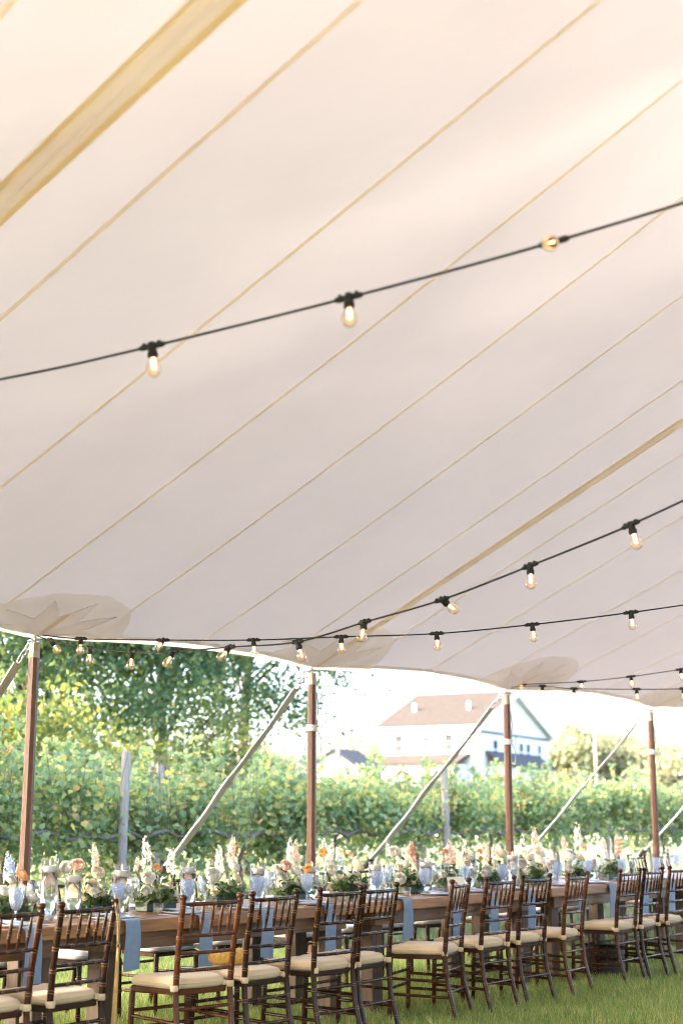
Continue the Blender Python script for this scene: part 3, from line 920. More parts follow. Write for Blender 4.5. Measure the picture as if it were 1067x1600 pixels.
    for z, g in ((0.405, -0.004), (0.409, 0), (0.430, 0), (0.434, -0.004)):
        vs += [(x * (1 + g * 4), y * (1 + g * 4), z) for x, y in ol]
    fs = [(i * n + j, i * n + (j + 1) % n, (i + 1) * n + (j + 1) % n, (i + 1) * n + j) for i in range(3) for j in range(n)]
    fs += [tuple(reversed(range(n))), tuple(range(3 * n, 4 * n))]
    mb.add(vs, fs)
    parts.append(('seat', mb.mesh('seat', W)))
    # cushion
    def cushion(mat, cm):
        mb = MB(); ol = seat_outline(0.07, 0.0, 6); n = len(ol)
        lay = [(0.93, 0.4345), (0.99, 0.440), (1.025, 0.452), (1.03, 0.462), (1.028, 0.464), (1.02, 0.474), (0.98, 0.485), (0.90, 0.4905), (0.70, 0.494), (0.35, 0.4945)]
        vs = []
        for li, (k, z) in enumerate(lay):
            for j, (x, y) in enumerate(ol):
                wob = 0.0025 * math.sin(j * 1.7 + li) + 0.002 * math.sin(j * 0.6)
                vs.append((x * k * 1.01, y * k * 1.01 + 0.004, z + wob * (1 if li > 3 else 0.3)))
        m = len(lay)
        fs = [(i * n + j, i * n + (j + 1) % n, (i + 1) * n + (j + 1) % n, (i + 1) * n + j) for i in range(m - 1) for j in range(n)]
        mb.add(vs, fs, 0, True)
        mb.add([vs[(m - 1) * n + j] for j in range(n)], [tuple(range(n))], 0, True)
        mb.tube([(x * 1.045, y * 1.045 + 0.004, 0.463) for x, y in ol + [ol[0]]], 0.0028, 5)
        return mb.mesh('cushion', mat)
    ties = []
    for sx in (-1, 1):
        mb = MB(); c = post_at(0.445, sx)
        mb.lathe([(0.0185, -0.016), (0.0215, -0.012), (0.022, 0.0), (0.0213, 0.013), (0.018, 0.016)], 10, c=c)
        mb.box((c.x - sx * 0.022, c.y + 0.022, c.z + 0.004), (0.035, 0.045, 0.026), bev=0.004)
        ties.append(mb)
    return parts, cushion(M['cushion'], 0), cushion(M['cushion_white'], 1), ties
PARTS, CUSH_T, CUSH_W, TIES = chair_parts()
TIE_T = [t.mesh('cushion_tie', M['cushion']) for t in TIES]
TIE_W = [t.mesh('cushion_tie', M['cushion_white']) for t in TIES]
DARK = (0.031, 0.0108, 0.0058); MID = (0.052, 0.0165, 0.0075); RED = (0.092, 0.0275, 0.0105)
def make_chair(label, pos, rz, tone, white, group):
    c = thing('ballroom_chair', label, 'chair', pos, rz, group)
    for nm, me in PARTS:
        o = bpy.data.objects.new(nm, me); COL.objects.link(o); o.parent = c; o.color = (*tone, 1)
    cu = obj('cushion', CUSH_W if white else CUSH_T, c, (random.uniform(-.006, .006), random.uniform(-.004, .006), 0), (0, 0, random.uniform(-.03, .03)), (random.uniform(.98, 1.03), random.uniform(.98, 1.03), 1.0))
    for me in (TIE_W if white else TIE_T):
        obj('cushion_tie', me, cu)
    return c
# (a along the row, b of the back posts, heading offset in degrees, tone)
NEAR = [(4.58, -0.52, 2, MID), (5.09, -0.50, 5, DARK), (5.95, -0.56, -9, RED), (6.47, -0.56, 0, DARK), (7.11, -0.55, -2, DARK), (7.57, -0.51, 4, DARK),
        (8.48, -0.52, 16, MID), (9.05, -0.50, 1, MID), (9.57, -0.50, -1, DARK), (10.17, -0.52, 6, RED), (11.12, -0.50, 2, MID), (11.56, -0.50, 3, DARK), (12.13, -0.48, 0, MID)]
NEAR_LBL = ['dark wooden chair at the left edge with a black bag on its tan cushion', 'dark wooden chair with a gold chain strap over its right post',
            'reddish brown chair with tan cushion, left of the chair with the straw clutch', 'dark wooden chair with a yellow straw clutch on its seat',
            'dark wooden chair with tan cushion, right of the straw clutch chair', 'dark wooden chair with tan cushion, left of the long bare napkin and table gap',
            'brown wooden chair turned sideways in front of the white menu card', 'brown wooden chair with tan cushion, next right of the turned chair',
            'dark wooden chair with tan cushion, second right of the turned chair', 'reddish brown chair with tan cushion, left of the charcoal tub',
            'brown wooden chair with its right leg in front of the charcoal tub', 'dark wooden chair just right of the charcoal tub', 'rightmost near wooden chair cut by the right edge']
NEAR_CH = []
for (a, b, dz, tone), lb in zip(NEAR, NEAR_LBL):
    p = tp(a, b) + TM * 0.186
    rz = PSI + R(dz)
    # pivot about the midpoint of the back posts
    off = Vector((-math.sin(rz), math.cos(rz), 0)) * 0.186
    NEAR_CH.append(make_chair(lb, tp(a, b) + off, rz, tone, False, 'wooden chairs on the near side'))
FAR = [(5.55, 1.50, 0), (6.15, 1.52, -3), (6.75, 1.50, 4), (7.50, 1.49, -2), (8.12, 1.52, 2), (8.98, 1.48, 0), (9.60, 1.5, 3), (10.2, 1.52, -4), (10.80, 1.5, 0), (11.55, 1.5, 3),
       (12.15, 1.49, -2), (12.75, 1.5, 0), (13.35, 1.5, 2), (15.05, 1.52, 4), (15.75, 1.56, -2), (16.4, 1.55, 0)]
for i, (a, b, dz) in enumerate(FAR):
    rz = PSI + math.pi + R(dz)
    off = Vector((-math.sin(rz), math.cos(rz), 0)) * 0.186
    make_chair(f'{ORD[i]} dark chair from the left with a white cushion on the far side', tp(a, b) + off, rz, DARK if i % 3 else MID, True, 'wooden chairs on the far side')

# ------------------------------------------------------------------ things on and by the chairs
def chair_world(i, x, y, z):
    return NEAR_CH[i].matrix_basis @ Vector((x, y, z))
# straw clutch with fringed edge
def straw_clutch():
    t = thing('straw_clutch', 'yellow fringed straw clutch lying on a tan chair cushion', 'clutch bag', chair_world(3, -0.015, 0.085, 0.4975), NEAR[3][2] * 0 + PSI - R(20))
    mb = MB(); nu, nv = 24, 10
    vs = []
    for i in range(nv + 1):
        ph = -math.pi / 2 + math.pi * i / nv
        for j in range(nu):
            th = 2 * math.pi * j / nu
            sx = math.copysign(abs(math.cos(th)) ** 0.6, math.cos(th)); sy = math.copysign(abs(math.sin(th)) ** 0.8, math.sin(th))
            vs.append((0.125 * sx * math.cos(ph) ** 0.6, 0.062 * sy * math.cos(ph) ** 0.7, 0.045 + 0.045 * math.sin(ph)))
    mb.add(vs, [(i * nu + j, i * nu + (j + 1) % nu, (i + 1) * nu + (j + 1) % nu, (i + 1) * nu + j) for i in range(nv) for j in range(nu)], 0, True)
    obj('body', mb.mesh('clutch_body', M['straw']), t)
    rng = random.Random(4); mb = MB()
    for k in range(420):
        th = rng.uniform(0, 2 * math.pi); h = rng.uniform(0.012, 0.086)
        q = math.sqrt(max(0.05, 1 - ((h - 0.045) / 0.047) ** 2))
        p = Vector((0.122 * math.copysign(abs(math.cos(th)) ** 0.6, math.cos(th)) * q, 0.060 * math.copysign(abs(math.sin(th)) ** 0.8, math.sin(th)) * q, h))
        d = Vector((math.cos(th) + rng.uniform(-.6, .6), math.sin(th) + rng.uniform(-.6, .6), rng.uniform(-0.3, 1.0))).normalized()
        L = rng.uniform(0.018, 0.036); s_ = d.cross(Vector((0, 0, 1))).normalized() * 0.0022
        mb.add([p - s_, p + s_, p + d * L + Vector((0, 0, rng.uniform(-.006, .006)))], [(0, 1, 2)])
    o = obj('fringe', mb.mesh('clutch_fringe', M['straw']), t); o['kind'] = 'stuff'
straw_clutch()
def black_bag():
    t = thing('black_bag', 'black satin bag slumped on the chair at the left edge', 'bag', chair_world(0, 0.045, 0.03, 0.4975), PSI)
    mb = MB(); nu, nv = 28, 12; vs = []
    for i in range(nv + 1):
        q = i / nv
        r = 0.13 * math.sin(math.pi * (0.12 + 0.80 * q)) ** 0.6
        for j in range(nu):
            th = 2 * math.pi * j / nu
            pl = 1 + 0.06 * math.sin(7 * th + 3 * q) * q + 0.04 * math.sin(13 * th)
            vs.append((r * pl * math.cos(th), 0.75 * r * pl * math.sin(th), 0.001 + 0.145 * q + 0.006 * math.sin(5 * th) * q))
    mb.add(vs, [(i * nu + j, i * nu + (j + 1) % nu, (i + 1) * nu + (j + 1) % nu, (i + 1) * nu + j) for i in range(nv) for j in range(nu)], 0, True)
    mb.add([vs[nv * nu + j] for j in range(nu)], [tuple(range(nu))])
    obj('pouch', mb.mesh('bag_pouch', M['leather_black']), t)
    mb = MB(); mb.tube([(-0.07, 0, 0.13), (-0.05, 0.02, 0.18), (0.0, 0.03, 0.20), (0.05, 0.02, 0.175), (0.08, 0, 0.13)], 0.008, 6)
    obj('handle', mb.mesh('bag_handle', M['leather_black']), t)
black_bag()
def chain_strap():
    c = NEAR_CH[1]
    top = chair_world(1, 0.196, -0.252, 0.918)
    t = thing('chain_strap', 'gold chain bag strap with tan shoulder piece hanging from a chair post', 'bag strap', top, PSI)
    # shoulder piece: a tan loop over the post, dropping behind the chair back
    mb = MB()
    for sx, sy in ((-0.009, -0.006), (0.009, -0.010)):
        pts = [(0, 0.0, 0.022), (sx * 0.9, sy, 0.014), (sx * 1.1, sy * 2.4, -0.04), (sx * 0.6, -0.026, -0.10), (sx * 0.3, -0.030, -0.21)]
        mb.tube(catmull(pts, 4), 0.0045, 6)
    obj('shoulder_strap', mb.mesh('shoulder_strap', M['tan_strap']), t)
    mb = MB()
    mb.tube([(0.011 * math.cos(a), -0.030, -0.222 + 0.012 * math.sin(a)) for a in np.linspace(0, 6.3, 12)], 0.0026, 5)
    obj('ring', mb.mesh('strap_ring', M['gold']), t)
    mb = MB()
    for sx in (-0.007, 0.007):
        n = 74
        for j in range(n):
            z = -0.236 - 0.0086 * j
            q = j / n
            x = sx * (0.5 + 0.6 * math.sin(math.pi * min(1, q * 1.1))) - 0.05 * q
            y = -0.030 - 0.01 * math.sin(3 * q)
            r = 0.0062
            ph = (j % 2) * math.pi / 2
            mb.tube([(x + r * math.cos(a) * math.cos(ph), y + r * math.cos(a) * math.sin(ph), z + 0.0072 * math.sin(a)) for a in np.linspace(0, 2 * math.pi, 7)], 0.0019, 4, cap=False)
    o = obj('chain', mb.mesh('chain', M['gold']), t); o['kind'] = 'stuff'
chain_strap()
def charcoal_tub():
    p = tp(11.56, -0.05)
    t = thing('charcoal_tub', 'round charcoal vinyl tub on the grass under the right hand table', 'tub', p, 0.3)
    mb = MB(); mb.lathe([(0.0005, 0.0), (0.17, 0.0), (0.185, 0.02), (0.19, 0.10), (0.187, 0.19), (0.19, 0.25), (0.18, 0.262), (0.09, 0.268), (0.0005, 0.27)], 28)
    obj('body', mb.mesh('tub_body', M['tub']), t)
    for z in (0.09, 0.20):
        mb = MB(); mb.lathe([(0.1885, z - 0.012), (0.1945, z - 0.008), (0.1945, z + 0.008), (0.1885, z + 0.012)], 28)
        obj('band', mb.mesh('tub_band', M['tub']), t)
charcoal_tub()

# ================================================================== TABLE SETTINGS
TZ = TABLE_Z + 0.0012
def lathe_mesh(name, prof, n, mat, closed=False):
    mb = MB(); mb.lathe(prof, n, closed=closed)
    return mb.mesh(name, mat)
# glass shapes are closed shells (outside then inside)
GOB_BOWL = lathe_mesh('bowl', [(0.0005, 0.068), (0.012, 0.069), (0.024, 0.080), (0.034, 0.102), (0.0405, 0.132), (0.0435, 0.165), (0.0445, 0.190),
                               (0.0432, 0.1915), (0.0418, 0.189), (0.0408, 0.165), (0.0378, 0.132), (0.0312, 0.104), (0.021, 0.085), (0.0005, 0.078)], 24, M['goblet'])
GOB_STEM = lathe_mesh('stem', [(0.0005, 0.0675), (0.0115, 0.0665), (0.0075, 0.054), (0.0105, 0.044), (0.0065, 0.032), (0.0075, 0.018), (0.016, 0.011), (0.034, 0.006), (0.0385, 0.003), (0.0385, 0.0), (0.0005, 0.0)], 20, M['goblet'])
WINE_BOWL = lathe_mesh('bowl', [(0.0005, 0.098), (0.010, 0.0995), (0.026, 0.110), (0.038, 0.129), (0.0435, 0.155), (0.0425, 0.180), (0.0385, 0.207), (0.0360, 0.226),
                                (0.0352, 0.2268), (0.0346, 0.226), (0.0372, 0.207), (0.0412, 0.180), (0.0422, 0.155), (0.0368, 0.1305), (0.0248, 0.112), (0.0005, 0.1025)], 24, M['clear'])
WINE_STEM = lathe_mesh('stem', [(0.0005, 0.0975), (0.0075, 0.0965), (0.0042, 0.085), (0.0036, 0.05), (0.0045, 0.02), (0.010, 0.009), (0.030, 0.0045), (0.0365, 0.0025), (0.0365, 0.0), (0.0005, 0.0)], 18, M['clear'])
PLATE = lathe_mesh('plate', [(0.0005, 0.0), (0.085, 0.0), (0.098, 0.004), (0.134, 0.016), (0.135, 0.018), (0.132, 0.019), (0.098, 0.0085), (0.085, 0.006), (0.0005, 0.006)], 32, M['plate'])
VOT = lathe_mesh('cup', [(0.0005, 0.0), (0.026, 0.0), (0.029, 0.003), (0.034, 0.062), (0.0325, 0.0625), (0.0275, 0.008), (0.0005, 0.008)], 18, M['clear'])
VWAX = lathe_mesh('wax', [(0.0005, 0.0085), (0.0245, 0.0085), (0.0270, 0.034), (0.0005, 0.035)], 16, M['wax'])
def flame_mesh():
    return lathe_mesh('flame', [(0.0004, 0.0), (0.0034, 0.004), (0.0046, 0.010), (0.0034, 0.019), (0.0014, 0.028), (0.0003, 0.034)], 8, M['flame'])
FLAME = flame_mesh()
mb = MB(); mb.tube([(0, 0, 0), (0.0005, 0, 0.01)], 0.0012, 5); WICK = mb.mesh('wick', M['black'])

def goblet(label, a, b, grp):
    t = thing('water_goblet', label, 'goblet', tp(a, b, TZ), random.uniform(0, 6), grp)
    obj('bowl', GOB_BOWL, t); obj('stem', GOB_STEM, t)
def wine(label, a, b, grp):
    t = thing('wine_glass', label, 'wine glass', tp(a, b, TZ), 0, grp)
    obj('bowl', WINE_BOWL, t); obj('stem', WINE_STEM, t)

def napkin_mesh(seed, near=True, drop=0.29):
    """linen napkin lying from the plate to the edge and hanging down (local: x along table, -y towards the diner, z up from the table top)"""
    rng = random.Random(seed)
    ph = rng.uniform(0, 6)
    path = []
    for j in range(9):
        q = j / 8
        y = 0.30 - 0.30 * q
        z = 0.024 * max(0, 1 - max(0, (0.14 - y)) / 0.09) if y < 0.14 else 0.024
        z = max(z, 0.004)
        path.append((y, z))
    path += [(-0.008, 0.003), (-0.014, -0.006), (-0.017, -0.02)]
    for j in range(1, 11):
        path.append((-0.018 - 0.004 * math.sin(j * 0.5), -0.02 - (drop - 0.02) * j / 10))
    w0, nu = 0.112, 8
    V = []; F = []
    for i, (y, z) in enumerate(path):
        fl = max(0, -z) / drop
        w = w0 * (1 + 0.12 * fl * rng.uniform(0.9, 1.1)) * (1.15 if z > 0 else 1)
        sk = 0.010 * fl * math.sin(ph)
        for j in range(nu + 1):
            u = j / nu - 0.5
            fold = 0.006 * fl * math.sin(u * 11 + ph) + (0.0025 if z > 0.001 else 0) * math.sin(u * 9 + i + ph)
            V.append((u * w + sk, y - (abs(fold) if z < 0 else 0), z + (abs(fold) if z >= 0 else 0) + (0.006 * fl * math.sin(u * 3 + ph) if z < -0.2 else 0)))
    n = nu + 1
    for i in range(len(path) - 1):
        for j in range(nu):
            F.append((i * n + j, i * n + j + 1, (i + 1) * n + j + 1, (i + 1) * n + j))
    # second, slightly smaller layer behind gives the folded thickness
    o = len(V)
    V2 = [(x * 0.97 + 0.002, y + 0.0045 * (1 if z < 0 else 0), z - (0.002 if z >= 0 else -0.006)) for x, y, z in V]
    mbn = MB(); mbn.add(V, F, 0, True); mbn.add(V2, F, 0, True)
    return mbn.mesh('napkin', M['napkin'])
NAP = [napkin_mesh(s, True, d) for s, d in ((1, 0.29), (2, 0.27), (3, 0.30), (5, 0.285))]
# knife and fork
mb = MB(); mb.box((0, -0.055, 0.0035), (0.012, 0.095, 0.006), bev=0.002); mb.add([(-0.006, -0.007, 0.001), (0.006, -0.007, 0.001), (0.009, 0.06, 0.001), (0.002, 0.118, 0.001), (-0.006, 0.10, 0.001),
      (-0.006, -0.007, 0.003), (0.006, -0.007, 0.003), (0.008, 0.06, 0.0025), (0.002, 0.117, 0.002), (-0.006, 0.10, 0.003)], [(5, 6, 7, 8, 9), (4, 3, 2, 1, 0), (0, 1, 6, 5), (1, 2, 7, 6), (2, 3, 8, 7), (3, 4, 9, 8), (4, 0, 5, 9)])
KNIFE = mb.mesh('table_knife', M['cutlery'])
mb = MB(); mb.box((0, -0.05, 0.003), (0.010, 0.13, 0.004), bev=0.0015); mb.box((0, 0.03, 0.0034), (0.024, 0.035, 0.003), bev=0.001)
for x in (-0.009, -0.003, 0.003, 0.009): mb.box((x, 0.068, 0.004), (0.0035, 0.045, 0.002))
FORK = mb.mesh('table_fork', M['cutlery'])

SEAT_A = [5.22, 5.95, 6.55, 7.13, 7.77, 8.68, 9.32, 9.86, 10.43, 11.30, 11.87, 12.53, 13.10]
GOB_A = [5.39, 6.16, 6.76, 7.43, 7.96, 8.79, 9.41, 9.98, 10.57, 11.52, 12.08, 12.78, 13.53]
WIN_A = [5.48, 6.25, 6.87, 7.52, 8.07, 8.90, 9.53, 10.08, 10.71, 11.68, 12.26, 12.94, 13.71]
for i, a in enumerate(SEAT_A):
    o = ORD[i]
    tag(obj('dinner_plate', PLATE, None, tp(a, 0.165, TZ)), f'{o} white dinner plate from the left on the near table side', 'plate', 'plates on the near side')
    tag(obj('napkin', NAP[i % 4], None, tp(a, 0.002, TZ + 0.001), (0, 0, PSI + random.uniform(-.04, .04))), f'{o} blue linen napkin from the left hanging over the near table edge', 'napkin', 'napkins on the near side')
    tag(obj('table_knife', KNIFE, None, tp(a + 0.165, 0.16, TZ), (0, 0, PSI + random.uniform(-.05, .05))), f'{o} steel knife from the left on the near table side', 'knife', 'knives on the near side')
    tag(obj('table_fork', FORK, None, tp(a - 0.165, 0.16, TZ), (0, 0, PSI + random.uniform(-.05, .05))), f'{o} steel fork from the left on the near table side', 'fork', 'forks on the near side')
    goblet(f'{o} blue cut-glass goblet from the left on the near table side', GOB_A[i], 0.335, 'goblets on the near side')
    wine(f'{o} clear wine glass from the left on the near table side', WIN_A[i], 0.300, 'wine glasses on the near side')
FSEAT = [6.75, 7.50, 8.12, 8.98, 9.60, 10.2, 10.80, 11.55, 12.15, 12.75, 13.35, 15.0, 15.7]
for i, a in enumerate(FSEAT):
    o = ORD[i]
    tag(obj('dinner_plate', PLATE, None, tp(a, 0.835, TZ)), f'{o} white dinner plate from the left on the far table side', 'plate', 'plates on the far side')
    tag(obj('napkin', NAP[(i + 1) % 4], None, tp(a, 0.998, TZ + 0.001), (0, 0, PSI + math.pi)), f'{o} blue linen napkin from the left on the far table side', 'napkin', 'napkins on the far side')
    goblet(f'{o} blue cut-glass goblet from the left on the far table side', a - 0.18, 0.70, 'goblets on the far side')
    wine(f'{o} clear wine glass from the left on the far table side', a - 0.09, 0.735, 'wine glasses on the far side')

# floating candles in glass cylinders
CAND = [(5.77, 0.50, 0.34), (5.93, 0.47, 0.265), (6.32, 0.47, 0.29), (6.94, 0.50, 0.29), (7.63, 0.5, 0.265), (8.25, 0.52, 0.255), (8.99, 0.5, 0.25), (9.70, 0.52, 0.255),
        (10.38, 0.53, 0.30), (11.02, 0.50, 0.29), (11.71, 0.5, 0.23), (12.49, 0.5, 0.22)]
for i, (a, b, h) in enumerate(CAND):
    t = thing('candle_cylinder', f'{ORD[i]} glass cylinder from the left with a white floating candle', 'candle', tp(a, b, TZ), 0, 'floating candles along the table centre')
    r = 0.051
    obj('cylinder', lathe_mesh('cylinder', [(0.0005, 0.0), (r, 0.0), (r + 0.0005, 0.004), (r, h - 0.001), (r - 0.0012, h), (r - 0.0024, h - 0.001), (r - 0.0028, 0.012), (0.0005, 0.011)], 32, M['clear']), t)
    lv = h * 0.80
    obj('water', lathe_mesh('water', [(0.0005, 0.0118), (r - 0.0031, 0.0128), (r - 0.0031, lv - 0.012), (0.0005, lv - 0.012)], 32, M['water']), t)
    c = obj('candle', lathe_mesh('floating_candle', [(0.0005, 0.0), (0.030, 0.001), (0.040, 0.014), (0.0445, 0.030), (0.043, 0.036), (0.034, 0.037), (0.026, 0.033), (0.0005, 0.032)], 24, M['wax']), t, (0, 0, lv - 0.0115))
    obj('wick', WICK, c, (0, 0, 0.031)); obj('flame', FLAME, c, (0, 0, 0.040))
# little votives
VOTS = [(5.60, 0.30), (6.02, 0.36), (6.47, 0.30), (7.02, 0.36), (7.72, 0.28), (8.35, 0.33), (9.12, 0.3), (9.62, 0.33), (10.22, 0.3), (10.85, 0.34), (11.45, 0.33), (12.35, 0.3)]
for i, (a, b) in enumerate(VOTS):
    t = thing('votive_holder', f'{ORD[i]} small clear votive cup from the left among the glasses', 'votive', tp(a, b, TZ), 0, 'votive cups')
    obj('cup', VOT, t); obj('wax', VWAX, t)

# menu card with an orange flower print
def menu_card():
    t = thing('menu_card', 'white folded card with a small orange flower standing in front of the peach blooms', 'card', tp(9.80, 0.30, TZ), PSI - R(38))
    for sg in (-1, 1):
        mb = MB(); mb.add([(-0.072, 0.030 * sg, 0), (0.072, 0.030 * sg, 0), (0.072, 0.001 * sg, 0.118), (-0.072, 0.001 * sg, 0.118),
                           (-0.072, 0.028 * sg, 0), (0.072, 0.028 * sg, 0), (0.072, 0.000 * sg, 0.116), (-0.072, 0.000 * sg, 0.116)],
                          [(0, 1, 2, 3), (7, 6, 5, 4), (0, 4, 5, 1), (1, 5, 6, 2), (2, 6, 7, 3), (3, 7, 4, 0)])
        obj('card_leaf', mb.mesh('card_leaf', M['paper']), t)
    mb = MB(); tilt = math.atan2(0.029, 0.118)
    for k in range(6):
        a0 = 2 * math.pi * k / 6
        c = Vector((0.006 * math.cos(a0), 0.0, 0.068 + 0.006 * math.sin(a0)))
        ring = [(c.x + 0.0055 * math.cos(a), -0.0325 + 0.0 + (c.z + 0.0055 * math.sin(a)) * 0.246, c.z + 0.0055 * math.sin(a)) for a in np.linspace(0, 5.5, 7)]
        mb.add(ring, [tuple(range(7))])
    mb.add([(-0.0012, -0.0325 + 0.028 * 0.246, 0.028), (0.0012, -0.0325 + 0.028 * 0.246, 0.028), (0.0012, -0.0325 + 0.062 * 0.246, 0.062), (-0.0012, -0.0325 + 0.062 * 0.246, 0.062)], [(0, 1, 2, 3)])
    obj('flower_print', mb.mesh('flower_print', M['paper_orange']), t)
menu_card()

# ================================================================== FLOWERS
def rose_geo(seed, layers=6):
    """nested cupped petals, unit diameter, centre at origin, opening +z"""
    rng = random.Random(seed); mb = MB()
    for i in range(layers):
        q = (i + 1) / layers
        r = 0.5 * (0.16 + 0.84 * q)
        n = 3 + i
        tip = R(12 + 66 * q)
        a0 = rng.uniform(0, 6)
        for k in range(n):
            ac = a0 + 2 * math.pi * k / n + rng.uniform(-.12, .12)
            half = math.pi / n * 1.25
            tp_ = tip + rng.uniform(-.12, .14); rr = r * rng.uniform(0.94, 1.05)
            nu, nv = 4, 4; vs = []
            for v in range(nv + 1):
                p = R(165) + (tp_ - R(165)) * v / nv
                for u in range(nu + 1):
                    uu = u / nu * 2 - 1
                    pp = p + 0.30 * (uu * uu) * (v / nv) ** 2
                    a = ac + uu * half * (1.0 if v else 0.6)
                    rad = rr * (1 + (0.10 * q * (v / nv) ** 3) + 0.03 * math.sin(5 * uu + k + v))
                    vs.append((rad * math.sin(pp) * math.cos(a), rad * math.sin(pp) * math.sin(a), rad * math.cos(pp) * 0.86))
            w_ = nu + 1
            mb.add(vs, [(v * w_ + u, v * w_ + u + 1, (v + 1) * w_ + u + 1, (v + 1) * w_ + u) for v in range(nv) for u in range(nu)], 0, True)
    return mb
ROSE = [rose_geo(s, l) for s, l in ((11, 6), (12, 5), (13, 7))]
def ruffle_geo(seed):
    rng = random.Random(seed); mb = MB()
    for k in range(30):
        a = rng.uniform(0, 2 * math.pi); p = R(rng.uniform(5, 100))
        d = Vector((math.sin(p) * math.cos(a), math.sin(p) * math.sin(a), math.cos(p) * 0.8))
        s1 = d.cross(Vector((0.3, 0.2, 1))).normalized(); s2 = d.cross(s1)
        tip = d * rng.uniform(0.40, 0.52); vs = [d * 0.1]
        tw = rng.uniform(0, 6)
        sd_ = s1 * math.cos(tw) + s2 * math.sin(tw); od = d.cross(sd_)
        for j in range(7):
            u = j / 6 * 2 - 1
            vs.append(tip + sd_ * u * 0.24 + od * 0.05 * math.sin(j * 2.4) - d * 0.10 * u * u)
        mb.add(vs, [(0, j, j + 1) for j in range(1, 7)], 0, True)
    return mb
RUFF = [ruffle_geo(21), ruffle_geo(22)]
def spike_geo(seed, dense):
    """flower spike of unit length hanging down from the tip at z=0 to z=-1 (stem material index 1)"""
    rng = random.Random(seed); mb = MB()
    mb.tube([(0, 0, -1.0), (0.02, 0.01, -0.5), (0.0, 0.0, 0.0)], [0.016, 0.013, 0.006], 5, mi=1)
    n = 19 if dense else 17
    for k in range(n):
        z = -0.03 - 0.94 * (k / n) ** 0.9
        a = k * 2.4 + rng.uniform(-.3, .3)
        sz = (0.07 + (0.155 if dense else 0.12) * min(1, -z * 3.0)) * rng.uniform(0.85, 1.15) * (1.0 if dense else 1.1)
        out = Vector((math.cos(a), math.sin(a), rng.uniform(-.1, .5))).normalized()
        c = Vector((0.01 * math.cos(a), 0.01 * math.sin(a), z)) + out * (0.08 if dense else 0.10) * min(1, 0.3 - z)
        if not dense: mb.tube([(0, 0, z - 0.03), c], 0.007, 4, mi=1, cap=False)
        s1 = out.cross(Vector((0, 0, 1))).normalized(); s2 = out.cross(s1)
        for j in range(5):
            b = 2 * math.pi * j / 5 + rng.uniform(-.2, .2)
            d = (s1 * math.cos(b) + s2 * math.sin(b)); e = out.cross(d)
            L = sz * rng.uniform(0.5, 0.68)
            mb.add([c, c + d * L * 0.55 + e * L * 0.36 + out * L * 0.25, c + d * L + out * L * 0.22, c + d * L * 0.55 - e * L * 0.36 + out * L * 0.25], [(0, 1, 2, 3)], 0, True)
    return mb
SPIKE_L = [spike_geo(31, False), spike_geo(32, False), spike_geo(33, False)]
SPIKE_S = [spike_geo(41, True), spike_geo(42, True)]
_cache = {}
def fl_mesh(kind, var, col):
    k = (kind, var, col)
    if k not in _cache:
        src = {'rose': ROSE, 'ruff': RUFF, 'lark': SPIKE_L, 'stock': SPIKE_S}[kind][var]
        _cache[k] = src.mesh(kind + '_' + FNAME[col], [M['petal_' + col], M['stem']])
    return _cache[k]
# leaves for the arrangements
def leaf_part(round_, mat, nm):
    mb = MB(); n = 6; vs = []
    for j in range(n + 1):
        q = j / n
        w_ = (math.sin(math.pi * min(1, q * 0.93 + 0.05)) ** (0.6 if round_ else 1.0)) * (0.46 if round_ else 0.24)
        z = -0.10 * (q - 0.3) ** 2
        vs += [(-w_, q, z + 0.07 * w_ * 2), (0, q, z), (w_, q, z + 0.07 * w_ * 2)]
    mb.add(vs, [(3 * j + k, 3 * j + k + 1, 3 * j + k + 4, 3 * j + k + 3) for j in range(n) for k in (0, 1)], 0, True)
    return mb.mesh(nm, mat)
LEAF_R = leaf_part(True, M['eucalyptus'], 'round_leaf')
LEAF_D = leaf_part(False, M['darkleaf'], 'long_leaf')
def filler_mesh(seed):
    rng = np.random.default_rng(seed)
    n = 260
    pos = np.stack([rng.normal(0, 0.085, n), rng.normal(0, 0.045, n), 0.05 + np.abs(rng.normal(0.03, 0.04, n))], 1)
    V, F = scatter(LEAF_V, LEAF_F, pos, rng.uniform(0.025, 0.055, n), rot_mats(n, rng, 1.0))
    return fast_mesh('filler', V, F, M['darkleaf'])
FILL = [filler_mesh(s) for s in (1, 2, 3)]
mb = MB(); mb.box((0, 0, 0.030), (0.26, 0.115, 0.058), bev=0.006); mb.box((0, 0, 0.063), (0.235, 0.095, 0.012), bev=0.003)
TRAY = mb.mesh('tray', M['tray'])
